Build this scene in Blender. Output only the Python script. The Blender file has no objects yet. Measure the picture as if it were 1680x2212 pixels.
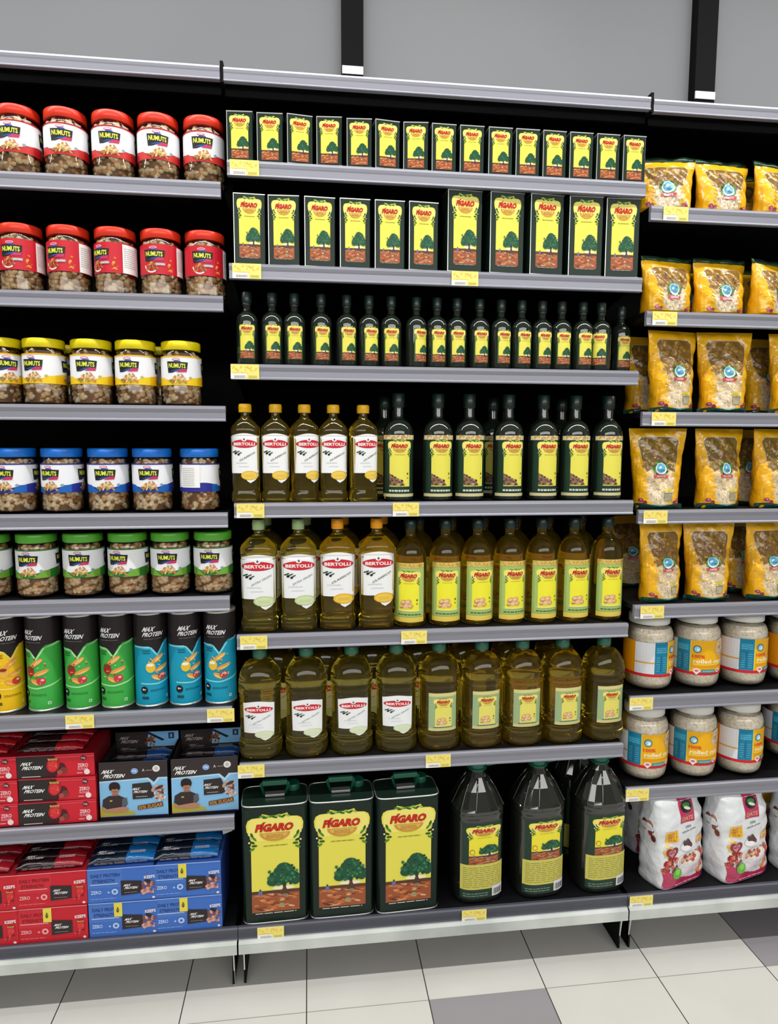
import bpy, bmesh, math, random
from mathutils import Vector, Matrix
from mathutils.geometry import tessellate_polygon
SC = bpy.context.scene
COL = SC.collection
R = random.Random(7)
PI = math.pi

# ---------------------------------------------------------------- camera
CAM = (0.18244, -1.56852, 1.33)
FPX, YAW, PITCH, ROLL = 1420.0, -0.12104, 0.10091, 0.00298
_f = Vector((-math.sin(YAW)*math.cos(PITCH), math.cos(YAW)*math.cos(PITCH), -math.sin(PITCH)))
_r0 = Vector((math.cos(YAW), math.sin(YAW), 0)); _u0 = _r0.cross(_f)
_r = _r0*math.cos(ROLL) + _u0*math.sin(ROLL); _u = -_r0*math.sin(ROLL) + _u0*math.cos(ROLL)
cd = bpy.data.cameras.new('camera'); cam = bpy.data.objects.new('camera', cd); COL.objects.link(cam)
cd.sensor_fit = 'VERTICAL'; cd.sensor_height = 24.0; cd.lens = 24.0*FPX/2212; cd.clip_start = 0.02
cam.matrix_world = Matrix(((_r.x, _u.x, -_f.x, CAM[0]), (_r.y, _u.y, -_f.y, CAM[1]), (_r.z, _u.z, -_f.z, CAM[2]), (0, 0, 0, 1)))
SC.camera = cam

def spot(px, py, Y):
    """world X and Z where the sight line of a pixel meets the upright plane at depth Y"""
    d = (px-840)/FPX*_r - (py-1106)/FPX*_u + _f
    t = (Y-CAM[1])/d.y
    return CAM[0]+t*d.x, CAM[2]+t*d.z

# ---------------------------------------------------------------- world, lights, exposure
SC.view_settings.view_transform = 'Standard'; SC.view_settings.look = 'None'
SC.view_settings.gamma = 1.0; SC.view_settings.use_curve_mapping = False
SC.view_settings.exposure = 0.0
SC.cycles.use_denoising = True
SC.cycles.max_bounces = 10; SC.cycles.transparent_max_bounces = 16
SC.cycles.sample_clamp_indirect = 6.0
w = bpy.data.worlds.new('world'); SC.world = w; w.use_nodes = True
w.node_tree.nodes['Background'].inputs[0].default_value = (.8, .85, 1, 1); w.node_tree.nodes['Background'].inputs[1].default_value = .3
def strip_light(name, x, y, z, power, length=7.0, width=.06, col=(1, .98, .96), tilt=0):
    l = bpy.data.lights.new(name, 'AREA'); l.shape = 'RECTANGLE'; l.size = length; l.size_y = width; l.energy = power; l.color = col
    o = bpy.data.objects.new(name, l); COL.objects.link(o); o.location = (x, y, z); o.rotation_euler = (tilt, 0, 0); return o
strip_light('aisle_strip_light', .5, -.60, 3.05, 98, width=.05)
strip_light('shelf_strip_light', .5, .034, 3.30, 40, width=.03)
strip_light('front_fill_light', .5, -4.2, 2.7, 112, width=.9, tilt=math.radians(55))  # added soft fill, no real fitting: tilted to brighten the product fronts

# ---------------------------------------------------------------- materials
def lin(c):
    if isinstance(c, str):
        c = c.lstrip('#'); c = c if len(c) == 6 else ''.join(q*2 for q in c); c = [int(c[i:i+2], 16)/255 for i in (0, 2, 4)]
        c = [v/12.92 if v <= .04045 else ((v+.055)/1.055)**2.4 for v in c]
    return (c[0], c[1], c[2], 1)
def mat(name, col='#808080', rough=.5, metal=0, trans=0, ior=1.45, coat=0, spec=None, attr=False):
    m = bpy.data.materials.new(name); m.use_nodes = True; b = m.node_tree.nodes['Principled BSDF']
    b.inputs['Base Color'].default_value = lin(col); b.inputs['Roughness'].default_value = rough; b.inputs['Metallic'].default_value = metal
    b.inputs['Transmission Weight'].default_value = trans; b.inputs['IOR'].default_value = ior; b.inputs['Coat Weight'].default_value = coat
    if spec is not None: b.inputs['Specular IOR Level'].default_value = spec
    if attr:
        a = m.node_tree.nodes.new('ShaderNodeVertexColor'); a.layer_name = 'Col'; m.node_tree.links.new(a.outputs[0], b.inputs['Base Color'])
    return m
def bump(m, scale, strength, dist=.002, detail=3, kind='ShaderNodeTexNoise'):
    nt = m.node_tree; n = nt.nodes.new(kind); n.inputs['Scale'].default_value = scale
    tc = nt.nodes.new('ShaderNodeTexCoord'); nt.links.new(tc.outputs['Object'], n.inputs['Vector'])
    bp = nt.nodes.new('ShaderNodeBump'); bp.inputs['Strength'].default_value = strength; bp.inputs['Distance'].default_value = dist
    nt.links.new(n.outputs[0], bp.inputs['Height']); nt.links.new(bp.outputs[0], nt.nodes['Principled BSDF'].inputs['Normal']); return m
def mottle(m, scale, c0, c1, p0=.35, p1=.65, kind='noise', obj=True):
    nt = m.node_tree
    n = nt.nodes.new('ShaderNodeTexNoise' if kind == 'noise' else 'ShaderNodeTexVoronoi'); n.inputs['Scale'].default_value = scale
    tc = nt.nodes.new('ShaderNodeTexCoord'); nt.links.new(tc.outputs['Object'], n.inputs['Vector'])
    r = nt.nodes.new('ShaderNodeValToRGB'); r.color_ramp.elements[0].position = p0; r.color_ramp.elements[1].position = p1
    r.color_ramp.elements[0].color = lin(c0); r.color_ramp.elements[1].color = lin(c1)
    nt.links.new(n.outputs[0] if kind == 'noise' else n.outputs['Color'], r.inputs[0]); nt.links.new(r.outputs[0], nt.nodes['Principled BSDF'].inputs['Base Color']); return m
PRINT = mat('printed_paper', rough=.42, attr=True, spec=.4)
PGLOSS = mat('printed_tin', rough=.34, attr=True, coat=0, spec=.3)
PFILM = bump(mat('printed_film', rough=.22, attr=True, coat=.5), 24, .6, .016, 2)
BLACK = mat('black_powder_coat', '#060607', .6, spec=.12)
DECK = mat('black_shelf_paint', '#0c0d10', .5, spec=.25)
RAIL = bump(mat('silver_rail_plastic', '#8e8f9a', .40, .35), 300, .05)
DRAIL = bump(mat('grey_rail_plastic', '#4e4f5a', .42, .2), 300, .05)
STEEL = mottle(mat('galvanised_steel', '#c8cdca', .36, .35), 9, '#bfc6c2', '#dfe3e0', .3, .7)
SILVER = mat('bright_tin', '#cfd0cc', .28, .8)
WHITEP = mat('white_plastic', '#d6d5d0', .4)
OIL = mat('golden_oil', (.80, .58, .05), .03, trans=.965, ior=1.40)
OILG = mat('green_gold_oil', (.72, .58, .08), .03, trans=.965, ior=1.40)
DGLASS = mat('dark_green_glass', (.012, .018, .012), .07, coat=.6)
DPET = mat('dark_green_plastic_bottle', (.012, .014, .010), .05, coat=1)
NUT = mat('nut_shell', rough=.5, attr=True)
OATS = mottle(mat('rolled_oats', rough=.7), 240, '#ecd6b0', '#fffaf0', .15, .6, 'voronoi')
def plastic(name, col): return mat(name, col, .35, coat=.2)
CAPY = plastic('yellow_cap_plastic', '#f0b818'); CAPO = plastic('orange_cap_plastic', '#f0a010'); CAPG = plastic('pale_green_cap_plastic', '#9dba80')
CAPDG = plastic('dark_green_cap_plastic', '#10241f'); CAPT = plastic('teal_green_cap_plastic', '#2f6a55'); CAPT2 = plastic('bottle_green_plastic', '#0f5a44')
LIDR = plastic('red_lid_plastic', '#e8361c'); LIDY = plastic('yellow_lid_plastic', '#f0dc08'); LIDB = plastic('blue_lid_plastic', '#1272d8'); LIDG = plastic('green_lid_plastic', '#4fa42c')
def clear_mat():
    m = bpy.data.materials.new('clear_plastic'); m.use_nodes = True; nt = m.node_tree; nt.nodes.clear()
    o = nt.nodes.new('ShaderNodeOutputMaterial'); t = nt.nodes.new('ShaderNodeBsdfTransparent'); g = nt.nodes.new('ShaderNodeBsdfGlossy')
    t.inputs[0].default_value = (.98, .98, .97, 1); g.inputs['Roughness'].default_value = .08
    f = nt.nodes.new('ShaderNodeFresnel'); f.inputs[0].default_value = 1.55; mx = nt.nodes.new('ShaderNodeMixShader')
    nt.links.new(f.outputs[0], mx.inputs[0]); nt.links.new(t.outputs[0], mx.inputs[1]); nt.links.new(g.outputs[0], mx.inputs[2]); nt.links.new(mx.outputs[0], o.inputs[0]); return m
CLEAR = clear_mat()

# ---------------------------------------------------------------- mesh building
class M:
    """collects faces with one colour each and links them as ONE mesh object"""
    def __init__(s): s.v = []; s.f = []; s.c = []; s.m = []; s.s = []
    def add(s, vs, fs, col='#808080', m=0, smooth=False):
        o = len(s.v); s.v += [tuple(v) for v in vs]; c = lin(col) if isinstance(col, str) else (*col[:3], 1)
        for f in fs: s.f.append([i+o for i in f]); s.c.append(c); s.m.append(m); s.s.append(smooth)
        return s
    def box(s, x0, x1, y0, y1, z0, z1, col='#808080', m=0, b=0):
        if b:
            bm = bmesh.new(); bmesh.ops.create_cube(bm, size=1)
            for v in bm.verts: v.co = ((x0+x1)/2+v.co.x*(x1-x0), (y0+y1)/2+v.co.y*(y1-y0), (z0+z1)/2+v.co.z*(z1-z0))
            bmesh.ops.bevel(bm, geom=bm.edges[:], offset=b, segments=2, profile=.5, affect='EDGES')
            bm.verts.index_update(); s.add([v.co[:] for v in bm.verts], [[v.index for v in f.verts] for f in bm.faces], col, m, False); bm.free(); return s
        vs = [(x, y, z) for z in (z0, z1) for y in (y0, y1) for x in (x0, x1)]
        return s.add(vs, [(0, 2, 3, 1), (4, 5, 7, 6), (0, 1, 5, 4), (2, 6, 7, 3), (0, 4, 6, 2), (1, 3, 7, 5)], col, m)
    def loft(s, rings, col='#808080', m=0, n=40, smooth=True, cap=True, off=(0, 0), knurl=0):
        """rings of (half width, half depth, z, squareness)"""
        vs = []; fs = []
        for (a, b, z, e) in rings:
            for i in range(n):
                t = 2*PI*i/n; c, q = math.cos(t), math.sin(t); k = 1+(knurl if i % 2 else 0)
                vs.append((off[0]+a*k*math.copysign(abs(c)**(2/e), c), off[1]+b*k*math.copysign(abs(q)**(2/e), q), z))
        for j in range(len(rings)-1):
            for i in range(n): i2 = (i+1) % n; fs.append((j*n+i, j*n+i2, (j+1)*n+i2, (j+1)*n+i))
        s.add(vs, fs, col, m, smooth)
        if cap: s.add([vs[i] for i in range(n)], [list(range(n))[::-1]], col, m); L = len(rings)-1; s.add([vs[L*n+i] for i in range(n)], [list(range(n))], col, m)
        return s
    def tube(s, pts, r, col='#808080', m=0, n=8):
        P = [Vector(p) for p in pts]; vs = []; fs = []
        for i, p in enumerate(P):
            d = (P[min(i+1, len(P)-1)]-P[max(i-1, 0)]).normalized(); a = d.orthogonal().normalized(); b = d.cross(a)
            if i and (a-pa).length > 1.0:
                a = (pa-d*pa.dot(d)).normalized(); b = d.cross(a)
            pa = a
            for k in range(n): t = 2*PI*k/n; vs.append(p+(a*math.cos(t)+b*math.sin(t))*r)
        for j in range(len(P)-1):
            for k in range(n): k2 = (k+1) % n; fs.append((j*n+k, j*n+k2, (j+1)*n+k2, (j+1)*n+k))
        fs += [list(range(n))[::-1], [(len(P)-1)*n+k for k in range(n)]]
        return s.add(vs, fs, col, m, True)
    def extrude_x(s, prof, x0, x1, col='#808080', m=0):
        n = len(prof); vs = [(x0, y, z) for y, z in prof]+[(x1, y, z) for y, z in prof]
        return s.add(vs, [(i, (i+1) % n, n+(i+1) % n, n+i) for i in range(n)]+[list(range(n))[::-1], list(range(n, 2*n))], col, m)
    def art(s, a, f, m=0):
        vs, fs, cs = a
        o = len(s.v); s.v += [f(*v) for v in vs]
        for q, c in zip(fs, cs): s.f.append([i+o for i in q]); s.c.append(c); s.m.append(m); s.s.append(False)
        return s
    def build(s, name, mats, parent=None, loc=None):
        me = bpy.data.meshes.new(name); me.from_pydata(s.v, [], s.f)
        ca = me.color_attributes.new('Col', 'FLOAT_COLOR', 'CORNER'); buf = []
        for f, c in zip(s.f, s.c): buf += list(c)*len(f)
        ca.data.foreach_set('color', buf)
        me.polygons.foreach_set('material_index', s.m); me.polygons.foreach_set('use_smooth', s.s)
        for x in (mats if isinstance(mats, (list, tuple)) else [mats]): me.materials.append(x)
        me.validate(); me.update()
        o = bpy.data.objects.new(name, me); COL.objects.link(o)
        if parent: o.parent = parent
        if loc: o.location = loc
        return o

# ---------------------------------------------------------------- printed art
_tc = {}
def glyphs(t, bold):
    k = (t, bold)
    if k not in _tc:
        c = bpy.data.curves.new('t', 'FONT'); c.body = t; c.offset = bold; c.resolution_u = 2; c.fill_mode = 'FRONT'
        o = bpy.data.objects.new('t', c); me = bpy.data.meshes.new_from_object(o)
        me.calc_loop_triangles(); V = [(v.co.x, v.co.y) for v in me.vertices]; F = [tuple(q.vertices) for q in me.loop_triangles]
        bpy.data.objects.remove(o); bpy.data.curves.remove(c); bpy.data.meshes.remove(me)
        x0 = min(v[0] for v in V); x1 = max(v[0] for v in V); y0 = min(v[1] for v in V); y1 = max(v[1] for v in V)
        _tc[k] = ([((x-x0)/(x1-x0)-.5, (y-y0)/(y1-y0)-.5) for x, y in V], F)
    return _tc[k]
class Art:
    """flat shapes in x (along) and z (up), each with a layer height; sliced so that they can bend round a body"""
    def __init__(s): s.it = []; s.k = 0
    def poly(s, pts, col, lv=1):
        s.k += 1; tr = tessellate_polygon([[Vector((p[0], p[1], 0)) for p in pts]])
        s.it.append((pts, tr, lin(col), lv+(s.k % 40)*.012)); return s
    def rect(s, x0, x1, z0, z1, col, lv=1): return s.poly([(x0, z0), (x1, z0), (x1, z1), (x0, z1)], col, lv)
    def ell(s, x, z, a, b, col, lv=1, n=16, rot=0):
        c, q = math.cos(rot), math.sin(rot); P = [(a*math.cos(2*PI*i/n), b*math.sin(2*PI*i/n)) for i in range(n)]
        return s.poly([(x+p*c-r*q, z+p*q+r*c) for p, r in P], col, lv)
    def text(s, t, x, z, w, h, col, lv=2, bold=.02, shear=0, rise=0, turn=0):
        V, F = glyphs(t, bold); P = [(x+(a+shear*b)*w, z+b*h+rise*a*w) for a, b in V]
        if turn: P = [(x-(q-z), z+(p-x)) for p, q in P]
        s.it.append((P, F, lin(col), lv)); return s
    def blobs(s, x0, x1, z0, z1, n, a, cols, lv=2, asp=.7, seed=1, inside=None):
        r = random.Random(seed)
        for i in range(n):
            x, z = r.uniform(x0, x1), r.uniform(z0, z1)
            if inside and not inside(x, z): continue
            s.ell(x, z, a*r.uniform(.6, 1.2), a*asp*r.uniform(.6, 1.2), r.choice(cols), lv, 7, r.uniform(0, PI))
        return s
    def lines(s, x0, x1, z0, z1, n, col, lv=2, fill=.4, seed=3, dash=True):
        r = random.Random(seed); dz = (z1-z0)/n
        for i in range(n):
            x = x0
            while x < x1-.0005:
                L = (x1-x0)*(r.uniform(.08, .25) if dash else 1); s.rect(x, min(x+L, x1), z0+i*dz, z0+(i+fill)*dz, col, lv); x += L+(x1-x0)*.03
        return s
    def cut(s, step=None, zstep=None):
        bm = bmesh.new(); lay = bm.faces.layers.int.new('k'); cols = []
        for pts, tr, c, lv in s.it:
            vs = [bm.verts.new((p[0], lv, p[1])) for p in pts]; cols.append(c)
            for f in tr:
                try: q = bm.faces.new([vs[i] for i in f]); q[lay] = len(cols)-1
                except ValueError: pass
        bm.normal_update()
        def sweep(ax, st):
            lo = min(v.co[ax] for v in bm.verts); hi = max(v.co[ax] for v in bm.verts); k = math.floor(lo/st)+1; no = [0, 0, 0]; no[ax] = 1
            while k*st < hi:
                p = [0, 0, 0]; p[ax] = k*st; bmesh.ops.bisect_plane(bm, geom=bm.verts[:]+bm.edges[:]+bm.faces[:], plane_co=p, plane_no=no, dist=1e-7); k += 1
        if step: sweep(0, step)
        if zstep: sweep(2, zstep)
        bm.verts.index_update()
        out = ([(v.co.x, v.co.z, v.co.y) for v in bm.verts], [], [])
        for f in bm.faces:
            if f.calc_area() < 1e-11: continue
            q = [v.index for v in f.verts]
            if f.normal.y > 0: q = q[::-1]
            out[1].append(q); out[2].append(cols[f[lay]])
        bm.free(); return out
EPS = .00022
def flat_at(y): return lambda x, z, l: (x, y-l*EPS, z)
def wrap(r): return lambda x, z, l: ((r+l*EPS)*math.sin(x/r), -(r+l*EPS)*math.cos(x/r), z)
def on_loft(rings, extra=.0003):
    def f(x, z, l):
        for j in range(len(rings)-1):
            if rings[j+1][2] >= z: break
        p, q = rings[j], rings[j+1]; t = max(0, min(1, (z-p[2])/max(1e-9, q[2]-p[2]))); a, b, e = (p[i]+(q[i]-p[i])*t for i in (0, 1, 3))
        k = min(.999, abs(x)/a); return (x, -b*(1-k**e)**(1/e)-extra-l*EPS, z)
    return f

# ---------------------------------------------------------------- things
def thing(name, label, cat, group=None):
    o = bpy.data.objects.new(name, None); o.empty_display_size = .02; COL.objects.link(o); o['label'] = label; o['category'] = cat
    if group: o['group'] = group
    return o
def tag(o, label, cat, group=None):
    o['label'] = label; o['category'] = cat
    if group: o['group'] = group
    return o
def dup(root):
    r = root.copy(); COL.objects.link(r)
    for ch in list(root.children):
        c = ch.copy(); COL.objects.link(c); c.parent = r
        for g in list(ch.children): d = g.copy(); COL.objects.link(d); d.parent = c
    return r
ORD = ['first', 'second', 'third', 'fourth', 'fifth', 'sixth', 'seventh', 'eighth', 'ninth', 'tenth', 'eleventh', 'twelfth', 'thirteenth', 'fourteenth', 'fifteenth', 'sixteenth', 'seventeenth', 'eighteenth']
used = set()
def row(proto, cat, desc, where, group, pxs, py, Y, z, rots=None, ys=None, labels=None, start=0):
    """set copies of a thing along a shelf; pxs are the centres read off the photograph, Y the depth of the centres"""
    for i, px in enumerate(pxs):
        o = proto if proto.name not in used else dup(proto)
        used.add(proto.name)
        Yi = ys[i] if ys else Y; X, _ = spot(px, py, Yi); o.location = (X, Yi, z)
        o.rotation_euler = (0, 0, math.radians(rots[i] if rots else R.uniform(-4, 4)))
        o['label'] = labels[i] if labels else f"{desc}, {ORD[i+start]} from left, {where}"; o['category'] = cat; o['group'] = group

# ================================================================ THE SETTING
def structure(o): o['kind'] = 'structure'; return o
FLOORM = mat('floor_tiles', '#d9d8d2', .28, spec=.35)
def floor_nodes(m):
    nt = m.node_tree; N = nt.nodes; L = nt.links; b = N['Principled BSDF']; tc = N.new('ShaderNodeTexCoord'); sp = N.new('ShaderNodeSeparateXYZ'); L.new(tc.outputs['Object'], sp.inputs[0])
    def mt(op, a, b_=None, c=None):
        n = N.new('ShaderNodeMath'); n.operation = op
        for i, v in enumerate((a, b_, c)):
            if v is None: continue
            if isinstance(v, (int, float)): n.inputs[i].default_value = v
            else: L.new(v, n.inputs[i])
        return n.outputs[0]
    T = .2925
    u = mt('DIVIDE', mt('SUBTRACT', sp.outputs[0], .165), T); v = mt('DIVIDE', mt('SUBTRACT', sp.outputs[1], -.133), T)
    i = mt('FLOOR', u); j = mt('FLOOR', v); fu = mt('FRACT', u); fv = mt('FRACT', v); g = .0045
    eu = mt('MINIMUM', fu, mt('SUBTRACT', 1, fu)); ev = mt('MINIMUM', fv, mt('SUBTRACT', 1, fv))
    lineu = mt('LESS_THAN', eu, g); linev = mt('LESS_THAN', ev, g*.8)
    k = mt('SUBTRACT', mt('SUBTRACT', i, mt('MULTIPLY', j, 3)), 4); km = mt('FLOORED_MODULO', k, 11); grey = mt('LESS_THAN', km, .5)
    ns = N.new('ShaderNodeTexNoise'); ns.inputs['Scale'].default_value = 5; ns.inputs['Detail'].default_value = 5; L.new(tc.outputs['Object'], ns.inputs['Vector'])
    r = N.new('ShaderNodeValToRGB'); r.color_ramp.elements[0].color = lin('#bfbfb9'); r.color_ramp.elements[1].color = lin('#cdccc6'); L.new(ns.outputs[0], r.inputs[0])
    def mix(f, a, b_):
        n = N.new('ShaderNodeMix'); n.data_type = 'RGBA'; L.new(f, n.inputs['Factor'])
        for key, v in ((6, a), (7, b_)):
            if isinstance(v, str): n.inputs[key].default_value = lin(v)
            else: L.new(v, n.inputs[key])
        return n.outputs[2]
    c = mix(grey, r.outputs[0], '#8f8c90'); c = mix(linev, c, '#8d8c86'); c = mix(lineu, c, '#3a3a38'); L.new(c, b.inputs['Base Color'])
floor_nodes(FLOORM)
WALLM = mottle(mat('grey_wall_panel', '#8f9193', .55, spec=.3), 1.2, '#7a7d80', '#818386', .3, .7)
PAINT = mat('white_ceiling_paint', '#c9c9c6', .9)
structure(M().box(-5, 6, -5, .9, -.05, 0).build('floor', FLOORM))
structure(M().box(-5, 6, -5, .9, 3.6, 3.7).build('ceiling', PAINT))
structure(M().box(-5, 6, .70, .8, 0, 3.6).build('wall_back', WALLM))
structure(M().box(-5, 6, -5.1, -5, 0, 3.6).build('wall_front', PAINT))
structure(M().box(-5.1, -5, -5, .9, 0, 3.6).build('wall_left', PAINT))
structure(M().box(6, 6.1, -5, .9, 0, 3.6).build('wall_right', PAINT))
for k, (x0, x1) in enumerate(((.298, .367), (1.497, 1.570), (-.90, -.831), (2.70, 2.77))):
    t = structure(M().box(x0, x1, .66, .70, 0, 3.6).build(f'trim_{k+1}', BLACK))
    structure(M().box(x0+.001, x1-.001, .655, .66, 2.508, 2.532, '#f4f4f4').build('white_band', PRINT, t))

# ================================================================ THE SHELVING
ZC = [1.927, 1.704, 1.480, 1.159, .842, .520]; ZL = [1.879, 1.631, 1.384, 1.137, .938, .665, .389]; ZR = [1.873, 1.625, 1.380, 1.134, .888, .645, .395]
RH = .0355; DK = .0355; BASE = .157
PROF = [(0.006, 0), (-.0055, 0), (-.0062, .0018), (-.0055, .004), (-.0038, .0060), (-.0040, .019), (-.0050, .0225), (-.0062, .028), (-.0050, .033), (-.001, RH), (.006, RH)]
bays = [('left', -1.0, 0.0), ('centre', 0.0, 1.0), ('right', 1.0, 2.0)]
HEAD = {'left': 2.127, 'centre': 2.125, 'right': 2.121}
SHELVES = {'left': ZL, 'centre': ZC, 'right': ZR}
DOWN = ['top', 'second', 'third', 'fourth', 'fifth', 'sixth', 'seventh']
def where(bay, k): return f"{'base shelf' if k == 'b' else DOWN[k]+' shelf down' if k else 'top shelf'}, {bay} bay"
for bay, x0, x1 in bays:
    b = thing('shelving_bay', f"black steel {bay} shelving bay with silver top rail and galvanised plinth", 'shelving')
    a, c = x0+.0075, x1-.0075
    M().box(x0+.002, x1-.002, .45, .462, .14, 2.20).build('back_panel', BLACK, b)
    M().box(x0-.0 if bay == 'left' else x0+.001, x0+.02, .425, .45, .14, 2.2).build('upright', BLACK, b)
    M().box(x1-.02, x1-.001, .425, .45, .14, 2.2).build('upright', BLACK, b)
    h = HEAD[bay]
    M().extrude_x([(y-.0, z*.88+h) for y, z in PROF], x0+.004, x1-.004).build('header_rail', RAIL, b)
    M().box(x0+.004, x1-.004, .03, .449, h+.012, h+.022).build('canopy', BLACK, b)
    M().box(x0+.004, x1-.004, .022, .028, h-.018, h+.022).build('canopy_lip', BLACK, b)
    M().box(x1-.0035, x1+.0035, -.004, .20, h-.004, h+.040).build('divider_fin', BLACK, b)
    M().box(a, c, -.036, .449, BASE-.012, BASE).build('base_deck', DECK, b)
    M().extrude_x([(y-.040, z*.86+.1275) for y, z in PROF], x0+.0007, x1-.0007).build('ticket_rail', DRAIL, b)
    M().extrude_x([(-.050, .097), (-.053, .096), (-.056, .098), (-.056, .1240), (-.050, .1300), (-.036, .1300), (-.036, .1265), (-.053, .1255), (-.053, .099)][::-1], x0+.002, x1-.002).build('plinth_rail', STEEL, b)
    M().box(x0+.003, x1-.003, -.03, .44, .105, .144).build('base_tray', BLACK, b)
    for s in (x0+.014, x1-.014):
        f = M(); f.box(s-.0025, s+.0025, -.035, .44, 0.004, .105)
        f.build('foot', BLACK, b)
    for s in ((x0+.0115, x0+.0135), (x1-.0135, x1-.0115)):
        M().extrude_x([(-.045, .1), (-.041, .1), (-.030, .05), (-.026, .0), (-.031, .0), (-.036, .05)], s[0], s[1]+.001).build('foot_trim', STEEL, b)
    for k, z in enumerate(SHELVES[bay]):
        s = thing('shelf', f"black steel shelf with silver front rail, {where(bay, k)}", 'shelf', f'shelves of the {bay} bay')
        s.location = (0, 0, z)
        M().box(a, c, .006, .424, RH-.013, RH-.001).build('deck', DECK, s)
        M().extrude_x(PROF, a, c).build('ticket_rail', RAIL, s)
        for q in (a+.001, c-.003):
            M().extrude_x([(.05, RH-.0135), (.424, RH-.0135), (.424, -.05), (.40, -.05)], q, q+.002).build('bracket', BLACK, s)

# price tags, each slotted into a rail
def tag_art():
    a = Art(); a.rect(-.032, .032, 0, .033, '#f4e67c', 1); a.rect(-.032, .004, 0, .0125, '#f6f4ee', 2)
    a.blobs(-.026, .027, .017, .029, 16, .0035, ['#f0c84a', '#f3cf55', '#e9b840'], 3, .35, 5)
    a.lines(-.024, .002, .003, .009, 2, '#8e8b80', 4, .45, 6); a.lines(.008, .027, .003, .009, 2, '#b5a14a', 4, .45, 7); a.lines(-.028, .006, .0135, .0155, 1, '#dcae4c', 4, .5, 8)
    return a.cut()
TAGM = M().box(-.032, .032, -.0008, 0, 0, .033, '#f2ecc0'); TAGM.art(tag_art(), flat_at(-.0008))
tag0 = TAGM.build('price_tag', PRINT)
TAGS = [('centre', 0, [528]), ('centre', 1, [533, 1004]), ('centre', 2, [529]), ('centre', 3, [541, 876.5]), ('centre', 4, [548, 894]), ('centre', 5, [542.5, 946]), ('centre', 'b', [584.5, 1024]),
        ('left', 5, [172.5, 477]), ('right', 0, [1459]), ('right', 1, [1435]), ('right', 2, [1433]), ('right', 3, [1415]), ('right', 4, [1408]), ('right', 5, [1384.5]), ('right', 6, [1376]), ('right', 'b', [1385])]
TROW = {'centre': [366, 590, 802, 1103, 1385, 1662], 'left': [0]*5+[1553], 'right': [465, 690, 907, 1117, 1321, 1518, 1715]}
BYT = {584.5: 2012, 1024: 1973, 1385: 1942}
nt_ = 0
for bay, k, pxs in TAGS:
    for i, px in enumerate(pxs):
        o = tag0 if nt_ == 0 else tag0.copy()
        if nt_: COL.objects.link(o)
        nt_ += 1
        if k == 'b': X, _ = spot(px, BYT[px], -.048); o.location = (X, -.0472, .1285); o.scale = (1, 1, .88)
        else: X, _ = spot(px, TROW[bay][k], -.006); o.location = (X, -.0064, SHELVES[bay][k]+.001)
        side = ('left ' if i == 0 else 'right ') if len(pxs) > 1 else ''
        tag(o, f"{side + 'yellow' if side else 'yellow'} and white price tag on rail of {where(bay, k)}", 'price tag', 'price tags on the shelf rails')

# ================================================================ NUT JARS (left bay)
def jar_logo(a, cx, z, cols=('#d8dc3a', '#c03060'), s=1):
    a.poly([(cx-.0235*s, z+.013*s), (cx+.0245*s, z+.011*s), (cx+.022*s, z-.008*s), (cx+.006*s, z-.007*s), (cx-.012*s, z-.013*s), (cx-.021*s, z-.013*s)], '#161a1c', 3)
    a.poly([(cx-.006*s, z+.0145*s), (cx+.008*s, z+.014*s), (cx+.009*s, z+.011*s), (cx-.007*s, z+.012*s)], '#2a52a8', 4)
    a.poly([(cx-.018*s, z-.011*s), (cx+.006*s, z-.0075*s), (cx+.014*s, z-.003*s), (cx-.004*s, z-.006*s)], '#2b4fa0', 4)
    a.poly([(cx-.002*s, z-.012*s), (cx+.021*s, z-.011*s), (cx+.022*s, z-.004*s), (cx+.008*s, z-.005*s)], cols[1], 4)
    a.text('NUMUTS', cx, z+.003*s, .038*s, .0105*s, '#e2ec50', 6, .03, rise=-.03)
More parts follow.
